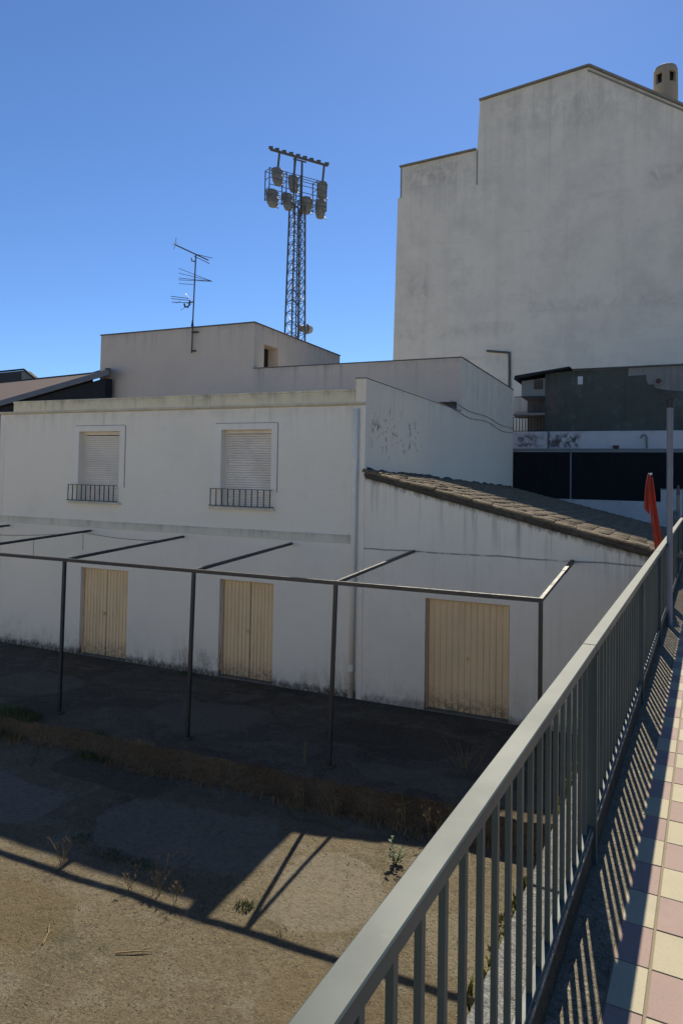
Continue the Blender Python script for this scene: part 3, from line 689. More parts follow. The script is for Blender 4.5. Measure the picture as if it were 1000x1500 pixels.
# barrel tiles run down the slope (+X); one tile mesh, slightly tapered half round
def barrel(r0, r1, L, n=6, t=0.014):
    mb = MB(); bm = mb.bm; A = []; B = []; A2 = []; B2 = []
    for k in range(n + 1):
        a = math.pi * k / n
        A.append(bm.verts.new((0, -r0 * math.cos(a), r0 * math.sin(a) * 0.8))); B.append(bm.verts.new((L, -r1 * math.cos(a), r1 * math.sin(a) * 0.8)))
        B2.append(bm.verts.new((L, -(r1 - t) * math.cos(a), (r1 - t) * math.sin(a) * 0.8 - 0.002)))
    for k in range(n):
        bm.faces.new([A[k], B[k], B[k + 1], A[k + 1]]); bm.faces.new([B[k], B2[k], B2[k + 1], B[k + 1]])
    for f in bm.faces: f.smooth = True
    return mb
slope = math.atan(SL); tl = 0.37; stepx = 0.30 * math.cos(slope)
me_b = bpy.data.meshes.new('roof_tile'); mb = barrel(0.070, 0.084, tl); bmesh.ops.recalc_face_normals(mb.bm, faces=mb.bm.faces); mb.bm.to_mesh(me_b); mb.bm.free(); me_b.materials.append(M['tile'])
so = origin(shed); rest = MB(); colw = 0.185; nrow = int((SX1 + 0.12 - HX1) / stepx)
for cI in range(82):
    y = 12.86 + cI * colw
    for rI in range(nrow + 1):
        x = HX1 + 0.03 + rI * stepx
        if x > SX1 + 0.0: continue
        mt = Matrix.Translation((x, y + R.uniform(-0.016, 0.016), roof_z(x, y) + 0.008 + R.uniform(0, 0.020))) @ Matrix.Rotation(slope - 0.034 + R.uniform(-0.03, 0.03), 4, 'Y') @ Matrix.Rotation(R.uniform(-0.07, 0.07), 4, 'Z')
        if cI < 16:
            o = bpy.data.objects.new('roof_tile', me_b); COL.objects.link(o); o.parent = shed
            o.matrix_local = Matrix.Translation(-so) @ mt
        else:
            t = bmesh.new(); t.from_mesh(me_b); t.transform(mt); m_ = bpy.data.meshes.new('t'); t.to_mesh(m_); t.free(); rest.bm.from_mesh(m_); bpy.data.meshes.remove(m_)
o = rest.build('distant_roof_tiles', M['tile'], shed, kind='stuff', weld=False)
for f in o.data.polygons: f.use_smooth = True
# verge: bigger slabs bedded in mortar along the front edge
mb = MB()
N = 60
prev = None
for i in range(N + 1):
    x = HX1 + 0.03 + (SX1 + 0.1 - HX1) * i / N; w = 0.012 * fbm(x, 0, 5, 2)
    zz = roof_z(x, FY)
    ring = [(x, FY - 0.075 + w, zz + 0.018), (x, FY - 0.085 + w, zz - 0.035), (x, FY - 0.03 + w, zz - 0.085 - 0.02 * abs(fbm(x, 1, 6))), (x, FY + 0.06, zz - 0.085), (x, FY + 0.12, zz + 0.018)]
    vs = [mb.bm.verts.new(p) for p in ring]
    if prev:
        for k in range(5): mb.bm.faces.new([prev[k], vs[k], vs[(k + 1) % 5], prev[(k + 1) % 5]])
    prev = vs
mb.build('verge_mortar', M['mortar'], shed, smooth=False)
x = HX1 - 0.02
while x < SX1 + 0.05:
    L = R.uniform(0.37, 0.46)
    mb = MB(); bm = mb.bm; h = R.uniform(0.064, 0.082); d0 = FY - 0.115 + R.uniform(-0.012, 0.012)
    prof = [(d0, 0.0), (d0 - 0.008, h * 0.55), (d0 + 0.03, h * 0.92), (d0 + 0.09, h), (d0 + 0.17, h * 0.9), (d0 + 0.235, h * 0.45), (d0 + 0.25, 0.0)]
    rows = []
    for k in range(5):
        xx = L * k / 4; sag = 1 - 0.10 * k / 4
        rows.append([bm.verts.new((xx, py, pz * (1.0 - 0.14 * (1 - k / 4)) + 0.006 * fbm(x + xx, py, 9, 1))) for py, pz in prof])
    for a, b in zip(rows, rows[1:]):
        for k in range(6): bm.faces.new([a[k], b[k], b[k + 1], a[k + 1]])
    bm.faces.new(rows[0]); bm.faces.new(rows[-1][::-1]); 
    bm.transform(Matrix.Translation((x, 0, roof_z(x, FY) + 0.014 + R.uniform(0, 0.010))) @ Matrix.Rotation(slope - 0.025 + R.uniform(-0.02, 0.02), 4, 'Y') )
    mb.build('verge_tile', M['tile'], shed)
    x += (L - 0.02) * math.cos(slope)
# mortar flashing where the roof meets the house wall
mb = MB(); prev = None
for i in range(160):
    y = FY + 0.1 + 15.2 * i / 159; z = roof_z(HX1, y); a = 0.14 + 0.06 * fbm(y, 0, 1.6, 3); b = 0.11 + 0.05 * fbm(y, 2, 2.2, 4)
    vs = [mb.bm.verts.new((HX1 + 0.004, y, z - 0.02)), mb.bm.verts.new((HX1 + 0.004, y, z + b)), mb.bm.verts.new((HX1 + 0.03, y, z + b - 0.02)), mb.bm.verts.new((HX1 + a, y, z + 0.03))]
    if prev:
        for k in range(3): mb.bm.faces.new([prev[k], vs[k], vs[k + 1], prev[k + 1]])
    prev = vs
mb.build('roof_flashing', M['mortar'], shed)

# ------------------------------------------------------------------ pergola frame in the yard
perg = thing('pergola', 'bare dark steel pergola frame standing in front of the white house', 'pergola', (-6.6, 9.08, 0.22))
BZ = 2.84
def beam_y(x): return 9.02 + 0.0165 * (x + 9.24)
mb = MB(); mb.bar((-14.6, beam_y(-14.6), BZ), (-1.285, beam_y(-1.285), BZ), 0.055, 0.055); mb.build('beam', M['pergola'], perg)
for x, xb in ((-11.93, -11.93), (-9.24, -9.25), (-6.58, -6.62), (-4.15, -4.20), (-1.31, -1.31)):
    mb = MB(); mb.bar((xb, beam_y(xb) - 0.01, 0.20), (x, beam_y(x), BZ - 0.0285), 0.050); p = mb.build('post', M['pergola'], perg)
    mb = MB(); mb.box((xb - 0.07, beam_y(xb) - 0.08, 0.205), (xb + 0.07, beam_y(xb) + 0.06, 0.262), 0.01); mb.build('footing', M['apron'], p)
for x0, x1 in ((-14.4, -14.9), (-11.95, -12.19), (-9.24, -9.50), (-6.58, -6.79), (-4.15, -4.17), (-1.31, -1.29)):
    yy = FY if x1 > -5.4 else FY - 0.03
    mb = MB(); mb.bar((x0, beam_y(x0) + 0.028, BZ + 0.002), (x1, yy, 2.95), 0.048); a = mb.build('arm', M['pergola'], perg)
    if x1 == -1.29:
        p, q = Vector((x0, beam_y(x0), BZ)), Vector((x1, FY - 0.01, 2.95))
        mb = MB(); mb.bar(p.lerp(q, 0.66), q, 0.060); mb.build('sleeve', M['iron'], a)
def sag(p, q, d, n=14):
    p, q = Vector(p), Vector(q)
    return [p.lerp(q, i / n) - Vector((0, 0, d * 4 * (i / n) * (1 - i / n))) for i in range(n + 1)]
cl = thing('clothes_line', 'thin sagging wires strung between the pergola arms near the left window', 'wire', (-11.5, 11, 2.8))
mb = MB(); mb.tube(sag((-12.17, 12.5, 2.92), (-14.8, 11.0, 2.90), 0.07), 0.006, 5); mb.tube(sag((-12.15, 12.45, 2.92), (-9.4, 11.9, 2.93), 0.05), 0.006, 5); mb.tube(sag((-12.15, 12.4, 2.93), (-12.1, 12.35, 2.52), 0), 0.005, 5); mb.tube(sag((-12.06, 10.9, 2.89), (-12.04, 10.88, 2.50), 0), 0.005, 5)
mb.build('wire', M['iron'], cl)

# ------------------------------------------------------------------ tall blank apartment wall
TY = 41.0
tower = thing('tower_block', 'very tall blank grey white building with a stepped gable behind the houses', 'building', (-6, TY, 0))
prof = [(-15.2, 0), (14, 0), (14, 18.5), (1.37, 24.50), (-3.45, 27.80), (-9.66, 27.10), (-9.80, 24.12), (-14.67, 23.85), (-14.68, 21.95), (-14.84, 21.93)]
mb = MB(); mb.prism([(a, b) for a, b in prof], 'y', TY, TY + 11); mb.build('blank_wall', M['tower_wall'], tower, weld=False)
def edging(pts, w, h, nm, mat, parent, off=0.0):
    mb = MB()
    for (a, b), (c, d) in zip(pts, pts[1:]): mb.bar((a, TY + w / 2 - 0.18 + off, b), (c, TY + w / 2 - 0.18 + off, d), w, h)
    return mb.build(nm, mat, parent)
edging([(-14.72, 23.90), (-9.84, 24.17)], 0.46, 0.075, 'coping', M['coping_grey'], tower)
edging([(-9.70, 27.15), (-3.45, 27.87)], 0.46, 0.085, 'coping', M['coping_grey'], tower)
edging([(-3.43, 27.87), (1.37, 24.58), (14.1, 18.55)], 0.46, 0.10, 'coping', M['coping_grey'], tower)
edging([(-3.50, 27.62), (1.37, 24.30), (14.1, 18.25)], 0.30, 0.07, 'moulding', M['coping_grey'], tower, 0.12)
mb = MB(); mb.box((-9.83, TY - 0.03, 22.0), (-9.77, TY + 0.02, 24.1)); mb.box((-14.68, TY - 0.02, 21.93), (-14.60, TY + 0.02, 23.85)); mb.build('wall_joint', M['coping_grey'], tower)
ch = thing('chimney', 'round tan chimney with square vents on the roof of the tall building', 'chimney', (0.53, TY + 1.2, 24.0))
cy = TY + 1.2
mb = MB(); r0 = 0.62; nseg = 40; bm = mb.bm
zs = [23.4, 25.95, 26.0, 26.35, 27.02, 27.35, 27.50, 27.60, 27.64]; rs = [0.60, 0.60, 0.575, 0.57, 0.57, 0.56, 0.50, 0.35, 0.0]
zs = [23.4, 26.30, 26.42, 27.00, 27.28, 27.45, 27.56, 27.62]; rs = [0.64, 0.64, 0.63, 0.63, 0.62, 0.56, 0.40, 0.12]
holes = {k for k in range(nseg) if k % 8 in (0, 1, 2, 3)}
rings = [[bm.verts.new((0.53 + rr * math.cos(2 * math.pi * k / nseg), cy + rr * math.sin(2 * math.pi * k / nseg), z)) for k in range(nseg)] for z, rr in zip(zs, rs)]
inner = [[bm.verts.new((0.53 + 0.5 * math.cos(2 * math.pi * k / nseg), cy + 0.5 * math.sin(2 * math.pi * k / nseg), z)) for k in range(nseg)] for z in (26.42, 27.00)]
for j in range(len(zs) - 1):
    for k in range(nseg):
        k2 = (k + 1) % nseg
        if j == 2 and k in holes:
            bm.faces.new([rings[2][k], rings[2][k2], inner[0][k2], inner[0][k]]); bm.faces.new([rings[3][k], rings[3][k2], inner[1][k2], inner[1][k]])
            if (k - 1) % nseg not in holes: bm.faces.new([rings[2][k], inner[0][k], inner[1][k], rings[3][k]])
            if k2 not in holes: bm.faces.new([rings[2][k2], inner[0][k2], inner[1][k2], rings[3][k2]])
            continue
        bm.faces.new([rings[j][k], rings[j][k2], rings[j + 1][k2], rings[j + 1][k]])
bm.faces.new(rings[-1])
mb.build('shaft', M['chimney'], ch)
mb = MB(); mb.tube([(0.53, cy, 26.38), (0.53, cy, 27.05)], 0.40, 20); mb.build('dark_core', M['brown_glass'], ch)
wp = thing('wall_pipe', 'thin dark bent pipe fixed to the foot of the tall wall', 'pipe', (-7.7, TY, 9))
mb = MB(); mb.tube([(-9.1, TY - 0.07, 11.86), (-7.80, TY - 0.07, 11.68)], 0.065, 8); mb.tube([(-7.76, TY - 0.07, 11.72), (-7.74, TY - 0.07, 10.5), (-7.72, TY - 0.07, 6.0)], 0.075, 8); mb.build('pipe', M['coping'], wp)

# ------------------------------------------------------------------ dark green annex, terrace and screen
AY = 31.0
ann = thing('green_annex', 'dark green rendered annex with a caged balcony at the foot of the tall wall', 'annex', (-2.3, AY, 0))
mb = MB()
mb.prism([(-4.33, 6.36), (9, 6.45), (9, 9.02), (-3.26, 8.98), (-4.33, 8.90)], 'y', AY, AY + 6); mb.build('wall', M['green'], ann, weld=False)
mb = MB(); mb.prism([(-5.33, 7.90), (-4.332, 7.88), (-4.332, 8.72), (-5.33, 8.62)], 'y', AY + 0.02, AY + 6); mb.build('balcony_upstand', M['grey_patch'], ann)
mb = MB(); mb.box((-5.33, AY + 1.6, 6.36), (-4.34, AY + 1.7, 7.90)); mb.build('balcony_back', M['grey_patch'], ann)
mb = MB(); mb.box((-5.70, AY - 0.05, 7.10), (-4.334, AY + 1.6, 7.20), 0.01); mb.box((-5.75, AY - 0.06, 6.28), (-4.334, AY + 1.6, 6.37), 0.01); mb.build('balcony_floor', M['grey_patch'], ann)
mb = MB(); mb.prism([(-5.60, 8.66), (-5.56, 8.82), (-4.5, 8.96), (-3.30, 9.12), (-3.22, 9.06), (-4.5, 8.86), (-5.4, 8.70), (-5.45, 8.55)], 'y', AY - 0.35, AY + 6); mb.build('roof_edge', M['black_wall'], ann)
mb = MB(); mb.bar((-3.2, AY - 0.03, 9.02), (9, AY - 0.03, 9.06), 0.2, 0.05); mb.build('flashing', M['coping'], ann)
mb = MB(); mb.box((-4.80, AY - 0.01, 8.24), (-4.42, AY + 0.08, 8.66), 0.01); v = mb.build('vent', M['terracotta_vent'], ann)
for z in (8.30, 8.40, 8.50, 8.58):
    mb = MB(); mb.box((-4.77, AY - 0.04, z), (-4.45, AY - 0.012, z + 0.035)); mb.build('louvre', M['coping'], v)
mb = MB(); mb.box((-2.98, AY - 0.03, 8.38), (-2.78, AY + 0.01, 8.72), 0.01); mb.build('white_plate', M['white_cap'], ann)
mb = MB(); mb.prism([(-1.0, 8.66), (-0.98, 8.98), (9, 9.015), (9, 7.9), (1.1, 7.95), (0.5, 8.02), (0.05, 8.12), (-0.05, 8.28), (-0.22, 8.28), (-0.30, 8.45), (-0.32, 8.68)], 'y', AY - 0.012, AY + 0.02); mb.build('bare_patch', M['grey_patch'], ann, weld=False)
mb = MB(); mb.tube([(0.14, AY - 0.10, 8.39), (0.14, AY + 0.01, 8.39)], 0.175, 18); e = mb.build('round_vent', M['grey_patch'], ann)
mb = MB(); mb.tube([(0.14, AY - 0.112, 8.39), (0.14, AY - 0.101, 8.39)], 0.11, 16); mb.build('vent_hole', M['terracotta_vent'], e)
for z0, z1, xa, nn, lb in ((7.21, 7.92, -5.62, 26, 'upper'), (6.38, 7.02, -5.66, 11, 'lower')):
    mb = MB(); mb.bar((xa, AY - 0.03, z1), (-4.36, AY - 0.03, z1), 0.03); mb.bar((xa, AY - 0.03, z0 + 0.03), (-4.36, AY - 0.03, z0 + 0.03), 0.03)
    g = mb.build('balcony_railing', M['iron'], ann); b0 = None
    for i in range(nn):
        xx = xa + (-4.36 - xa) * i / (nn - 1)
        if b0 is None:
            m2 = MB(); m2.bar((0, 0, 0.03), (0, 0, z1 - z0), 0.018 if nn > 20 else 0.03); b0 = m2.build('bar', M['iron'], g, loc=(xx - origin(g).x, -0.03, z0))
        else: copy(b0, (xx - origin(g).x, -0.03, z0))
terr = thing('terrace_wall', 'stained bluish white parapet strip under the dark green annex', 'wall', (-2, 30.6, 5.6))
mb = MB(); mb.box((-5.9, 30.60, 3.0), (9, 30.95, 6.36), 0.01); mb.build('parapet', M['white_band'], terr)
mb = MB(); mb.box((-5.9, 30.52, 5.56), (9, 30.60, 5.63), 0.008); mb.build('ledge', M['coping_grey'], terr)
mb = MB(); mb.box((-4.14, 30.55, 5.64), (-4.08, 30.60, 6.34)); mb.build('upright', M['coping'], terr)
mb = MB(); mb.box((-1.55, 30.45, 5.63), (-1.32, 30.6, 5.76), 0.02); mb.build('block', M['terracotta_vent'], terr)
tp = thing('terrace_tap', 'small bent tap pipe on the bluish white terrace strip', 'tap', (-0.35, 30.55, 5.65))
mb = MB(); mb.tube([(-0.28, 30.56, 5.65), (-0.28, 30.56, 6.10), (-0.34, 30.54, 6.20), (-0.46, 30.52, 6.16), (-0.50, 30.52, 6.04)], 0.035, 8); mb.build('pipe', M['coping_grey'], tp)
scr = thing('reed_screen', 'tall black reed screen above the low wall behind the shed', 'screen', (-2.5, 29, 3.5))
reeds = []
mb = MB(); m2 = None
x = -5.40; k = 0
reed_me = None
while x < 1.9:
    if abs(x + 3.03) > 0.05:
        h = 1.90 + 0.05 * R.random()
        if reed_me is None:
            m3 = MB(); m3.prism([(-0.02, 0.0), (0.0, -0.016), (0.02, 0.0)], 'z', 0.0, 1.93); reed_me = m3.build('reed', M['reed'], scr, loc=(x + 2.5, 0, 0.0)); 
        else:
            c = copy(reed_me, (x + 2.5 , R.uniform(-0.008, 0.008), R.uniform(-0.02, 0.0)))
            c.scale = (1, 1, 1)
    x += 0.040; k += 1
mb = MB(); mb.box((-5.42, 29.002, 3.5), (1.92, 29.03, 5.43)); mb.build('backing', M['black_wall'], scr)
mb = MB(); mb.bar((-3.03, 28.97, 3.45), (-3.03, 28.97, 5.45), 0.06); mb.build('post', M['lamp_steel'], scr)
mb = MB(); mb.box((-5.42, 28.95, 5.455), (1.92, 29.10, 5.53), 0.006); mb.build('top_plate', M['coping_grey'], scr)
lw = thing('low_wall', 'low grey white wall with a stepped end below the black screen', 'wall', (-1.5, 28.7, 0))
mb = MB(); mb.prism([(-5.19, 0), (6, 0), (6, 4.02), (0.22, 4.02), (0.22, 3.56), (-5.19, 3.56)], 'y', 28.45, 28.85); mb.build('masonry', M['low_white'], lw)
mb = MB(); mb.box((0.2, 28.42, 4.021), (6, 28.88, 4.06), 0.005); mb.build('coping', M['coping_grey'], lw)
bo = thing('garden_post', 'slim beige post with a dark finial behind the far end of the railing', 'post', (0.56, 20, PZ - 0.2))
mb = MB(); mb.tube([(0.57, 20, PZ - 0.3), (0.565, 20, 4.0)], 0.055, 10, 0.04); mb.build('shaft', M['chimney'], bo)
mb = MB(); mb.tube([(0.565, 20, 4.0), (0.565, 20, 4.08), (0.565, 20, 4.14), (0.565, 20, 4.2), (0.565, 20, 4.26)], 0.05, 10, 0.02); mb.build('finial', M['coping'], bo)
gb = thing('pale_stone_block', 'small pale stone block at the far end of the railing', 'block', (0.46, 19.6, PZ))
mb = MB(); mb.box((0.36, 19.5, PZ - 0.3), (0.56, 19.7, 3.55), 0.01); mb.box((0.33, 19.47, 3.551), (0.59, 19.73, 3.62), 0.01); mb.build('stone', M['ledge'], gb)
g2 = thing('grey_post', 'short grey square post at the right edge beyond the railing', 'post', (0.66, 18.5, PZ))
mb = MB(); mb.box((0.615, 18.45, PZ - 0.3), (0.695, 18.53, 4.20), 0.006); mb.build('shaft', M['lamp_steel'], g2)

# ------------------------------------------------------------------ neighbouring roof on the left
nb = thing('red_roof_house', 'neighbouring house with a faded red brown roof at the far left', 'house', (-24, 19.5, 0))
A = (-25.5, 19.40, 6.70); B = (-18.02, 19.40, 8.06); Cc = (-26.0, 31.0, 10.10); D = (-38.0, 31.0, 9.72); E_ = (-33, 19.40, 5.35)
def rp(x, y): return 6.70 + (x + 25.5) * 0.1818
mb = MB(); bm = mb.bm
P1 = Vector((-33, 19.40, 5.34)); P2 = Vector((-18.03, 19.40, 8.05)); P3 = Vector((-29.0, 30.0, 9.87)); P4 = Vector((-45, 30.0, 9.30))
nrm = (P2 - P1).cross(P4 - P1).normalized()
mb.quad(P1, P2, P3, P4); dz = Vector((0, 0, -0.03))
mb.quad(P1 + dz, P4 + dz, P3 + dz, P2 + dz); mb.quad(P1, P1 + dz, P2 + dz, P2)
mb.build('roof', M['red_roof'], nb, weld=False)
mb = MB(); mb.bar(P1 + Vector((0, -0.03, -0.115)), P2 + Vector((0.03, -0.03, -0.115)), 0.05, 0.21); mb.build('fascia', M['slate_fascia'], nb)
mb = MB(); mb.prism([(-33, 0), (-18.3, 0), (-18.3, 7.75), (-33, 5.06)], 'y', 19.52, 19.9); mb.build('dark_gable', M['black_wall'], nb)
mb = MB(); mb.bar(P2 + Vector((0, 0, 0.01)), P3 + Vector((0, 0, 0.01)), 0.14, 0.06); mb.bar(P3 + Vector((0, 0, 0.01)), P4 + Vector((0, 0, 0.01)), 0.14, 0.06); mb.build('ridge', M['dark_roof'], nb)
mb = MB(); mb.quad(P3, P2, (P2.x, P2.y, 0), (P3.x, P3.y, 0)) if False else None; mb.quad(P4, P3, (P3.x, P3.y, 0), (P4.x, P4.y, 0)); mb.build('rear_wall', M['black_wall'], nb)
db = thing('dark_roof_house', 'dark slate clad house peeking over the red brown roof at the left edge', 'house', (-42, 36, 0))
mb = MB(); mb.prism([(-60, 0), (-38.0, 0), (-38.0, 10.45), (-38.98, 11.05), (-60, 10.55)], 'y', 34, 34.5); mb.build('slate_wall', M['dark_roof'], db, weld=False)
mb = MB(); mb.bar((-60, 33.95, 10.60), (-38.98, 33.95, 11.12), 0.12, 0.10); mb.bar((-38.98, 33.95, 11.12), (-37.95, 33.95, 10.48), 0.12, 0.10); mb.build('roof_edge', M['black_wall'], db)
mb = MB(); mb.prism([(-39.2, 9.9), (-38.0, 9.9), (-38.0, 10.40), (-38.95, 10.98), (-39.2, 10.97)], 'y', 33.96, 33.998); mb.build('bare_end', M['grey_patch'], db)
gp = thing('gutter_end', 'short dark gutter pipe at the left end of the white house', 'pipe', (-15.5, FY, 5.0))
mb = MB(); mb.tube([(-15.44, FY - 0.05, 0.1), (-15.44, FY - 0.05, 5.0), (-15.44, FY - 0.05, 5.62), (-15.5, FY - 0.05, 5.8)], 0.055, 10); mb.build('pipe', M['iron'], gp)

# ------------------------------------------------------------------ unseen white house added behind the camera to bounce sun onto the facade
op = thing('added_bounce_house', 'unseen white house added behind the camera to bounce sun onto the facade', 'house', (-12, -13, -0.5))
OW = [(-19.5 + 4.2 * k, -18.3 + 4.2 * k, 3.6, 5.1) for k in range(4)] + [(-19.6, -18.2, 0.2, 2.3), (-11.3, -9.7, -0.4, 2.3), (-7.0, -5.8, 0.8, 2.2)]
mb = MB(); mb.wall(-21.5, -3.0, -0.6, 6.8, OW, 'y', -13.0, -0.2); mb.quad((-3, -13, -0.6), (-3, -21, -0.6), (-3, -21, 6.8), (-3, -13, 6.8)); mb.quad((-21.5, -13, -0.6), (-21.5, -21, -0.6), (-21.5, -21, 6.8), (-21.5, -13, 6.8)); mb.build('wall', M['bounce_house'], op)
for a, b, c, d in OW:
    mb = MB(); mb.box((a, -13.22, c), (b, -13.18, d)); mb.build('shutter', M['shutter'] if c > 0.5 else M['door'], op)
mb = MB(); mb.box((-21.7, -21, 6.801), (-2.8, -12.8, 6.95), 0.01); mb.build('roof_slab', M['red_roof'], op)

# ------------------------------------------------------------------ floodlight mast of the sports ground
mast = thing('floodlight_mast', 'tall steel lattice mast carrying two rows of sports floodlights', 'floodlight mast', (-33.6, 62.7, 0))
HP = Vector((-35.45, 60.0, 0)); HD = Vector((0.5636, 0.8261, 0)); HN = Vector((HD.y, -HD.x, 0))
def hp(s, z, n=0.0): return HP + HD * s + HN * n + Vector((0, 0, z))
s0, s1 = 2.42, 3.88; w_top = 0.60; w_bot = 1.00; mid = 3.18
def leg(sx, sn, z):
    t = (31.6 - z) / 31.6; h = w_top + (w_bot - w_top) * t
    return hp(mid + sx * h, z, sn * h)
mb = MB()
for sx in (-1, 1):
    for sn in (-1, 1): mb.bar(leg(sx, sn, 0), leg(sx, sn, 31.9), 0.13)
mb.build('leg', M['galv'], mast)
mb = MB(); z = 0.6; up = True
faces = [((-1, -1), (1, -1)), ((1, -1), (1, 1)), ((1, 1), (-1, 1)), ((-1, 1), (-1, -1))]
while z < 31:
    h = 0.9 + 0.55 * (31.6 - z) / 31.6
    for a, b in faces:
        mb.bar(leg(*a, z), leg(*b, z + h), 0.06); 
        if int(z * 7) % 2: mb.bar(leg(*b, z), leg(*a, z + h), 0.06)
        mb.bar(leg(*a, z), leg(*b, z), 0.05)
    z += h
mb.build('bracing', M['galv'], mast)
mb = MB(); mb.bar(hp(mid, 0, 0.2), hp(mid, 32.5, 0.2), 0.10); mb.bar(hp(mid + 0.4, 0, 0.2), hp(mid + 0.4, 32.5, 0.2), 0.05); mb.bar(hp(mid + 0.4, 31, 0.1), hp(mid + 0.4, 36.8, 0.1), 0.16); mb.bar(hp(mid - 0.5, 31, 0.1), hp(mid - 0.5, 36.8, 0.1), 0.10)
mb.build('ladder', M['galv'], mast)
mb = MB(); mb.bar(hp(0, 37.1), hp(6.72, 37.1), 0.20); mb.bar(hp(2.6, 36.8), hp(4.1, 36.8), 0.12); mb.build('top_bar', M['galv'], mast)
for i, q in enumerate((0.05, 0.75, 1.55, 2.35, 3.15, 3.95, 4.75, 5.6, 6.6)):
    mb = MB(); mb.tube([hp(q - 0.2, 37.28, -0.1), hp(q + 0.2, 37.28, 0.1)], 0.17, 8); mb.build('top_lamp', M['galv'], mast)
mb = MB()
for z in (32.0, 32.35, 32.8, 33.3, 34.0, 34.7, 34.95): mb.bar(hp(-0.3, z, 0.55), hp(6.3, z, 0.55), 0.055)
for z in (32.0, 32.6, 34.9): mb.bar(hp(-0.3, z, -0.45), hp(6.3, z, -0.45), 0.055)
for q in (-0.3, 1.6, 3.2, 5.2, 6.3):
    for nn in (0.55, -0.45): mb.bar(hp(q, 31.9, nn), hp(q, 35.0, nn), 0.08)
    for z in (32.0, 32.5, 33.0, 34.0, 34.9): mb.bar(hp(q, z, 0.55), hp(q, z, -0.45), 0.05)
mb.build('platform_cage', M['galv'], mast)
def floodlight(q, ztop, zbot, w, stem, tilt=0.0):
    mb = MB(); bm = mb.bm; h = ztop - zbot
    c = hp(q, 0, -0.35); out = []
    secs = [(0.0, 0.40, 0.36), (0.10, 0.56, 0.44), (0.18, 0.50, 0.42), (0.46, 0.49, 0.42), (0.50, 0.53, 0.45), (0.54, 0.49, 0.42), (0.74, 0.45, 0.38), (0.78, 0.49, 0.40), (0.82, 0.43, 0.36), (1.0, 0.34, 0.28)]
    prev = None
    for t, a, b in secs:
        z = ztop - h * t; ring = []
        for k in range(8):
            an = math.pi / 8 + k * math.pi / 4
            p = c + HD * (a * w * 1.06 * math.cos(an)) + HN * (b * w * 1.06 * math.sin(an) + tilt * (t - 0.5)); ring.append(bm.verts.new((p.x, p.y, z)))
        if prev:
            for k in range(8): bm.faces.new([prev[k], prev[(k + 1) % 8], ring[(k + 1) % 8], ring[k]])
        else: bm.faces.new(ring)
        prev = ring
    bm.faces.new(prev[::-1])
    f = mb.build('floodlight', M['flood'], mast)
    if stem:
        mb = MB(); mb.bar(hp(q, ztop, -0.3), hp(q, 37.0, 0), 0.17); mb.build('hanger', M['galv'], f)
    mb = MB(); mb.bar(hp(q + 0.3, zbot + 0.2, -0.2), hp(q + 0.3, zbot - 0.3, 0.4), 0.08); mb.build('bracket', M['galv'], f)
floodlight(1.02, 35.55, 33.80, 1.15, True, 0.3); floodlight(2.87, 35.20, 33.45, 1.08, True, 0.25); floodlight(6.28, 35.30, 33.60, 1.05, True, -0.2)
floodlight(0.50, 33.20, 31.40, 1.25, False, 0.35); floodlight(2.25, 33.2, 31.45, 1.05, False, 0.3); floodlight(4.36, 33.2, 31.60, 1.25, False, -0.2); floodlight(6.12, 33.3, 31.45, 1.10, False, -0.1)
mb = MB(); c = hp(4.75, 19.45, -0.4); mb.tube([c + HD * -0.9, c + HD * -0.4, c + HD * 0.05], 0.34, 14); f = mb.build('low_floodlight', M['flood'], mast)
mb = MB(); mb.tube([c + HD * 0.055, c + HD * 0.35, c + HD * 0.55, c + HD * 0.62], 0.56, 14, 0.30); mb.build('reflector', M['flood_glass'], f)
mb = MB(); mb.bar(hp(mid + 1.0, 19.4, -0.6), c + HD * -0.3, 0.10); mb.build('bracket', M['galv'], f)

# ------------------------------------------------------------------ television antenna on the mauve house
ant = thing('tv_antenna', 'thin rooftop television antenna mast with three aerials on the mauve block', 'antenna', (-14.83, 20.0, 8.5))
AYY = 20.02
mb = MB(); mb.tube([(-14.84, AYY - 0.02, 8.56), (-14.82, AYY - 0.02, 9.75), (-14.76, AYY - 0.02, 12.06)], 0.024, 8); mb.build('mast', M['antenna'], ant)
mb = MB(); mb.tube([(-14.835, AYY - 0.02, 9.50), (-14.83, AYY - 0.02, 9.72)], 0.05, 8, 0.026); mb.box((-14.86, AYY - 0.04, 8.62), (-14.70, AYY + 0.07, 8.66)); mb.box((-14.86, AYY - 0.04, 9.28), (-14.62, AYY + 0.07, 9.32)); mb.build('wall_bracket', M['iron'], ant)
mb = MB(); p, q = Vector((-15.38, 19.62, 12.36)), Vector((-14.36, 20.2, 11.86))
mb.bar(p, q, 0.035); mb.bar(p.lerp(q, 0.55) + Vector((0.02, 0, -0.10)), q + Vector((0.04, 0, -0.12)), 0.02); mb.bar(p.lerp(q, 0.6), q + Vector((0.16, 0, 0.06)), 0.018)
dirn = (q - p).normalized(); side = dirn.cross(Vector((0, 0, 1))).normalized()
for i in range(13):
    c = p.lerp(q, 0.06 + i * 0.055); mb.bar(c - side * 0.11, c + side * 0.11, 0.008); 
for t in (-0.02, 0.02): mb.bar(p + Vector((t * 3, 0, 0)) - side * 0.33 + Vector((0, 0, 0.18)), p + Vector((t * 3, 0, 0)) + side * 0.30 + Vector((0, 0, -0.10)), 0.014)
mb.bar(p - side * 0.3 + Vector((-0.1, 0, -0.05)), p + side * 0.3 + Vector((0.1, 0, 0.14)), 0.014)
mb.tube([(-14.93, AYY - 0.05, 11.94), (-14.90, AYY - 0.05, 11.83), (-14.77, AYY - 0.03, 11.80)], 0.022, 6)
mb.build('top_aerial', M['antenna'], ant)
mb = MB(); tip = Vector((-14.18, 20.2, 11.09))
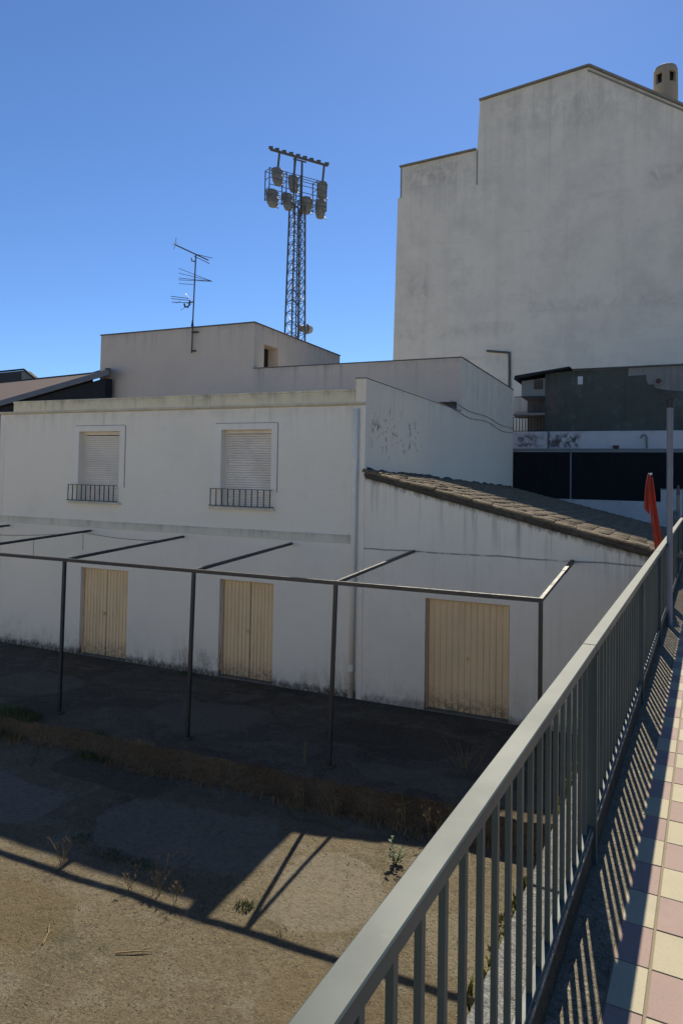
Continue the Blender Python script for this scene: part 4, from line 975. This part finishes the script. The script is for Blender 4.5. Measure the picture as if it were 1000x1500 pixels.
for i, (x, z) in enumerate(((-15.37, 11.58), (-15.36, 11.41), (-15.35, 11.23), (-15.34, 11.16), (-15.31, 11.02))):
    e = Vector((x, 19.85 - 0.012 * i, z)); m_ = tip if i < 4 else Vector((-14.84, AYY, 11.0)); mb.bar(e, m_, 0.016)
mb.build('middle_aerial', M['antenna'], ant)
mb = MB()
for z0, z1, y in ((10.63, 10.50, -0.12), (10.56, 10.44, -0.06), (10.45, 10.36, 0.0)): mb.bar((-15.77 + y * -0.4, AYY + y, z0), (-14.98, AYY + y * 0.4, z1), 0.020)
mb.bar((-15.1, AYY, 10.36), (-14.83, AYY, 10.38), 0.035); mb.bar((-15.18, AYY, 10.70), (-15.0, AYY, 10.50), 0.014)
mb.tube([(-15.22, AYY, 10.34), (-15.18, AYY - 0.03, 10.24), (-15.05, AYY - 0.02, 10.20), (-15.0, AYY, 10.30), (-14.98, AYY, 10.44)], 0.035, 6)
mb.bar((-15.3, AYY - 0.1, 10.10), (-15.0, AYY + 0.1, 10.34), 0.012); mb.bar((-15.5, AYY - 0.12, 10.36), (-15.5, AYY + 0.12, 10.5), 0.012)
mb.build('lower_aerial', M['antenna'], ant)

# ------------------------------------------------------------------ red cloth on a leaning stick behind the railing
flag = thing('red_flag', 'furled orange red flag on a leaning stick outside the railing', 'flag', (0.07, 11.0, 3.4))
mb = MB(); mb.tube([(0.075, 11.045, 3.3), (-0.058, 11.01, 4.47)], 0.010, 8); mb.build('stick', M['white_cap'], flag)
mb = MB(); mb.tube([(-0.053, 10.98, 4.462), (-0.056, 10.98, 4.49)], 0.028, 8); mb.build('tip', M['white_cap'], flag)
def cloth(rows, thick=0.012):
    mb = MB(); bm = mb.bm; G = []
    for (z, xa, xb, yc, amp) in rows:
        r = []
        for k in range(13):
            t = k / 12; x = xa + (xb - xa) * t; y = yc + amp * math.sin(t * 9.5 + z * 2.1)
            r.append((x, y, z + 0.02 * math.sin(t * 5)))
        G.append(r)
    F = [[bm.verts.new(p) for p in r] for r in G]; Bk = [[bm.verts.new((p[0], p[1] + thick, p[2])) for p in r] for r in G]
    for S, flip in ((F, 0), (Bk, 1)):
        for a, b in zip(S, S[1:]):
            for k in range(12):
                q = [a[k], a[k + 1], b[k + 1], b[k]]; bm.faces.new(q[::-1] if flip else q)
    n = len(F)
    for i in range(n - 1):
        for k in (0, 12): bm.faces.new([F[i][k], F[i + 1][k], Bk[i + 1][k], Bk[i][k]])
    for i in (0, n - 1):
        for k in range(12): bm.faces.new([F[i][k], F[i][k + 1], Bk[i][k + 1], Bk[i][k]])
    return mb
cloth([(4.45, -0.095, -0.022, 10.95, 0.012), (4.30, -0.082, 0.002, 10.95, 0.02), (4.05, -0.062, 0.030, 10.96, 0.022), (3.80, -0.040, 0.066, 10.97, 0.022), (3.55, -0.010, 0.102, 10.98, 0.02), (3.32, 0.02, 0.120, 10.99, 0.015)]).build('furled_cloth', M['red'], flag, smooth=True)
cloth([(4.455, -0.090, -0.040, 10.92, 0.010), (4.30, -0.118, -0.058, 10.91, 0.016), (4.12, -0.132, -0.062, 10.91, 0.02), (3.98, -0.136, -0.060, 10.91, 0.02), (3.93, -0.098, -0.058, 10.91, 0.015), (3.90, -0.068, -0.056, 10.91, 0.01)]).build('loose_flap', M['red'], flag, smooth=True)

# ------------------------------------------------------------------ weeds, grass, gravel
def gz(x, y): return yard_z(x, y) if y < edge_y(x) - 0.08 else 0.27 * max(0, min(1, (12.74 - y) / (12.74 - edge_y(x)))) ** 1.15
def blade(bm, p, h, w, lean, az):
    d = Vector((math.cos(az), math.sin(az), 0)); s = Vector((-d.y, d.x, 0)) * w / 2
    a = Vector(p); m = a + d * lean * 0.35 + Vector((0, 0, h * 0.6)); t = a + d * lean + Vector((0, 0, h))
    v = [bm.verts.new(q) for q in (a - s, a + s, m + s * 0.7, m - s * 0.7, t)]
    bm.faces.new(v[:4]); bm.faces.new([v[3], v[2], v[4]])
def tuft(label, x, y, rx, ry, n, h, group, mat='grass', name='grass_tuft'):
    g = gz(x, y); mb = MB()
    for i in range(n):
        a = R.uniform(0, 6.28); r = math.sqrt(R.random()); px = x + rx * r * math.cos(a); py = y + ry * r * math.sin(a)
        blade(mb.bm, (px, py, gz(px, py) - 0.01), h * R.uniform(0.4, 1.0) * (1.1 - 0.6 * r), R.uniform(0.006, 0.014), R.uniform(0.01, 0.6) * h, R.uniform(0, 6.28))
    o = mb.build(name, M[mat], None, loc=(0, 0, 0), weld=False); o.data.transform(Matrix.Translation((-x, -y, -g))); o.location = (x, y, g)
    return tag(o, label, 'grass', group)
GG = 'grass tufts growing in the yard'
tuft('wide dark grass tuft at the left end of the apron edge', -9.75, 8.55, 0.55, 0.28, 620, 0.22, GG)
tuft('low green grass tuft against the apron edge right of the first post', -7.9, 8.42, 0.36, 0.14, 260, 0.16, GG)
tuft('sparse grass tuft against the apron edge near the second post', -7.05, 8.44, 0.30, 0.12, 180, 0.15, GG, 'dry')
tuft('small grass tuft at the foot of the white wall between the doors', -9.2, 12.5, 0.20, 0.10, 110, 0.14, GG)
tuft('small shaded grass tuft in the middle of the yard', -6.36, 6.62, 0.16, 0.12, 110, 0.07, GG)
tuft('long thin shaded grass patch near the shadow edge', -5.78, 6.48, 0.34, 0.13, 260, 0.07, GG)
tuft('shaded grass clump right of the long thin patch', -5.3, 6.50, 0.18, 0.12, 140, 0.07, GG)
tuft('green grass tuft at the sunlit shadow corner', -3.86, 6.33, 0.12, 0.10, 130, 0.10, GG)
tuft('tiny grass tuft beside the pale yard patch', -6.6, 7.6, 0.12, 0.10, 60, 0.06, GG)
tuft('straw coloured dry grass in the sunlit yard corner', -3.3, 6.15, 0.22, 0.16, 90, 0.05, GG, 'dry')
tuft('straw coloured dry grass along the apron edge near the third post', -4.55, 8.44, 0.65, 0.10, 160, 0.15, GG, 'dry')
tuft('straw coloured dry grass along the apron edge near the railing', -2.9, 8.50, 0.70, 0.12, 170, 0.15, GG, 'dry')
def stalks(label, x, y, n, h, group, spread=0.10, heads=True):
    g = gz(x, y); t = thing('dry_weed', label, 'weed', (x, y, g - 0.005), group)
    mb = MB(); hd = MB(); any_h = False
    for i in range(n):
        a = R.uniform(0, 6.28); hh = h * R.uniform(0.5, 1.0); b = Vector((x + R.uniform(-1, 1) * spread * 0.4, y + R.uniform(-1, 1) * spread * 0.4, g - 0.01)); ln = R.uniform(0.1, 0.9) * spread * 1.4
        top = b + Vector((ln * math.cos(a), ln * math.sin(a), hh)); md = b.lerp(top, 0.5) + Vector((R.uniform(-1, 1), R.uniform(-1, 1), 0)) * 0.015
        mb.tube([b, md, top], 0.0045, 5, 0.002)
        for k in range(R.randint(1, 4)):
            tt = R.uniform(0.4, 0.95); c = b.lerp(top, tt); e = c + Vector((R.uniform(-1, 1) * 0.07, R.uniform(-1, 1) * 0.07, R.uniform(0.02, 0.09)))
            mb.tube([c, e], 0.0025, 4, 0.0015)
            if heads:
                any_h = True
                for q in range(4): blade(hd.bm, e + Vector((R.uniform(-1, 1) * 0.01, R.uniform(-1, 1) * 0.01, -0.01)), 0.035, 0.010, 0.02, R.uniform(0, 6.28))
    mb.build('stem', M['dry'], t, weld=False)
    if any_h: hd.build('seed_head', M['dry'], t, weld=False)
    else: hd.bm.free()
SG = 'dry weeds standing in the yard'
stalks('tall dry weed stalks left, rooted at the shadow edge', -6.15, 6.12, 6, 0.42, SG, 0.12, False)
stalks('dry branching weed in shade just behind the sunlit strip', -4.82, 6.12, 5, 0.36, SG, 0.14)
stalks('short dry weed left of the branching weed', -5.12, 6.08, 3, 0.22, SG, 0.10)
stalks('short dry weed right of the branching weed', -4.55, 6.10, 3, 0.24, SG, 0.06)
stalks('dry grassy stalks against the apron edge by the third post', -4.30, 8.42, 9, 0.42, SG, 0.20, False)
stalks('thin dry stalks in front of the apron edge, middle', -3.85, 8.40, 6, 0.30, SG, 0.20, False)
stalks('tall thin dry stem with a pale seed head near the railing', -2.88, 8.52, 3, 0.48, SG, 0.10)
stalks('dry weed with curled leaves close behind the railing', -2.50, 8.52, 4, 0.42, SG, 0.12)
stalks('pale dry weed in the dark corner under the railing', -2.18, 8.35, 5, 0.24, SG, 0.14)
stalks('dry bush of twigs standing on the dark apron', -2.46, 10.0, 10, 0.45, SG, 0.28, False)
stalks('single tall dry stem standing on the apron near the third post', -4.55, 9.05, 2, 0.40, SG, 0.04, False)
# leafy green weed in the sun
gw = thing('green_weed', 'leafy green weed in the sunlit corner beside the railing', 'weed', (-2.72, 7.75, gz(-2.72, 7.75) - 0.005))
mb = MB(); lf = MB(); base = Vector((-2.72, 7.75, gz(-2.72, 7.75) - 0.01))
for i in range(7):
    a = R.uniform(0, 6.28); hh = R.uniform(0.10, 0.36); top = base + Vector((math.cos(a) * R.uniform(0.02, 0.16), math.sin(a) * R.uniform(0.02, 0.16), hh)); mb.tube([base, base.lerp(top, 0.5) + Vector((0, 0, 0.02)), top], 0.005, 5, 0.003)
    for k in range(9):
        c = base.lerp(top, R.uniform(0.25, 1.0)); az = R.uniform(0, 6.28); L = R.uniform(0.035, 0.065); d = Vector((math.cos(az), math.sin(az), R.uniform(-0.1, 0.5))).normalized(); s = d.cross(Vector((0, 0, 1))).normalized() * L * 0.34
        e = c + d * L; m_ = c.lerp(e, 0.55) + Vector((0, 0, 0.006)); vv = [lf.bm.verts.new(q) for q in (c, m_ + s, e, m_ - s)]; lf.bm.faces.new(vv)
mb.build('stem', M['grass'], gw, weld=False); lf.build('foliage', M['leaf'], gw, weld=False)
for lab, x, y, az, L in (('short dry twig lying in the sunlit yard at the lower left', -5.25, 5.0, 2.2, 0.30), ('pale dry twig lying near the thin beam shadow', -4.55, 5.2, 0.5, 0.34)):
    d = Vector((math.cos(az), math.sin(az), 0)) * L; p = Vector((x, y, gz(x, y) + 0.012))
    mb = MB(); mb.tube([p, p + d * 0.5 + Vector((0.02, 0.01, 0.012)), p + d], 0.007, 6, 0.004); mb.tube([p + d * 0.4, p + d * 0.7 + Vector((0.05, 0.05, 0.02))], 0.004, 5)
    o = mb.build('twig', M['dry'], None, loc=(0, 0, 0), weld=False); o.data.transform(Matrix.Translation(-p)); o.location = p; tag(o, lab, 'twig')
# dead growth matted along the broken edge of the apron
mb = MB()
for i in range(5200):
    x = R.uniform(-12.5, -0.5); dens = fbm(x, 0, 1.1, 7) + 0.35 * fbm(x, 0, 4.5, 2)
    if dens + R.uniform(-0.35, 0.35) < 0.02: continue
    y = edge_y(x) - 0.10 - abs(R.gauss(0, 0.09)); h = R.uniform(0.03, 0.13) * (0.7 + max(dens, 0))
    blade(mb.bm, (x, y, gz(x, y) - 0.01), h, R.uniform(0.005, 0.011), R.uniform(0.2, 1.1) * h, R.uniform(0, 6.28))
o = mb.build('dry_ground_cover', M['dry'], None, loc=(0, 0, 0), kind='stuff', weld=False); o['label'] = 'dead brown growth matted along the broken apron edge'
mb = MB()
for i in range(2600):
    x = R.uniform(-9, -0.6); y = R.uniform(4.2, 8.3); dens = fbm(x, y, 0.9, 17)
    if dens + R.uniform(-0.3, 0.3) < 0.28: continue
    h = R.uniform(0.012, 0.05); blade(mb.bm, (x, y, gz(x, y) - 0.005), h, R.uniform(0.004, 0.009), R.uniform(0.5, 2.0) * h, R.uniform(0, 6.28))
o = mb.build('dry_litter', M['dry'], None, loc=(0, 0, 0), kind='stuff', weld=False); o['label'] = 'dry stalks and leaf litter scattered over the yard'
# gravel and grit scattered over the yard
mb = MB(); vs = []; fs = []
def pebble(x, y, r):
    z = gz(x, y); b = len(vs); a0 = R.uniform(0, 6.28)
    for k in range(4): a = a0 + k * 1.571; q = r * R.uniform(0.7, 1.3); vs.append((x + q * math.cos(a), y + q * math.sin(a), z - r * 0.2))
    vs.append((x + R.uniform(-0.3, 0.3) * r, y + R.uniform(-0.3, 0.3) * r, z + r * R.uniform(0.4, 0.9)))
    for k in range(4): fs.append((b + k, b + (k + 1) % 4, b + 4))
for i in range(16000):
    x = R.uniform(-7.5, -0.45); y = R.uniform(3.6, 8.4)
    if fbm(x, y, 0.8, 12) + R.uniform(-0.5, 0.5) < 0.0: continue
    pebble(x, y, R.choice((0.004, 0.005, 0.006, 0.008, 0.008, 0.012)))
for i in range(1200):
    x = R.uniform(-13, -0.5); pebble(x, edge_y(x) - R.uniform(0.10, 0.35), R.uniform(0.006, 0.022))
for i in range(2500): pebble(R.uniform(-14, -0.5), R.uniform(8.8, 12.6), R.uniform(0.003, 0.009))
me = bpy.data.meshes.new('gravel'); me.from_pydata(vs, [], fs); me.materials.append(M['pebble']); mb.bm.free()
o = bpy.data.objects.new('gravel', me); COL.objects.link(o); o['kind'] = 'stuff'; o['label'] = 'fine gravel and grit scattered over the yard'
# moss and lichen along the ledge of the retaining wall
mb = MB()
for i in range(5200):
    v = R.uniform(0.8, 9.0); g = fbm(v, 0, 1.7, 4)
    if g + R.uniform(-0.4, 0.4) < 0.02: continue
    u = -0.145 + R.uniform(-0.05, 0.02); z = PZ + 0.11 + R.uniform(-0.10, 0.0)
    blade(mb.bm, (u, v, z), R.uniform(0.01, 0.05), 0.012, R.uniform(0.0, 0.04), R.uniform(0, 6.28))
o = lbuild(mb, 'moss', M['moss'], wall, kind='stuff', weld=False)
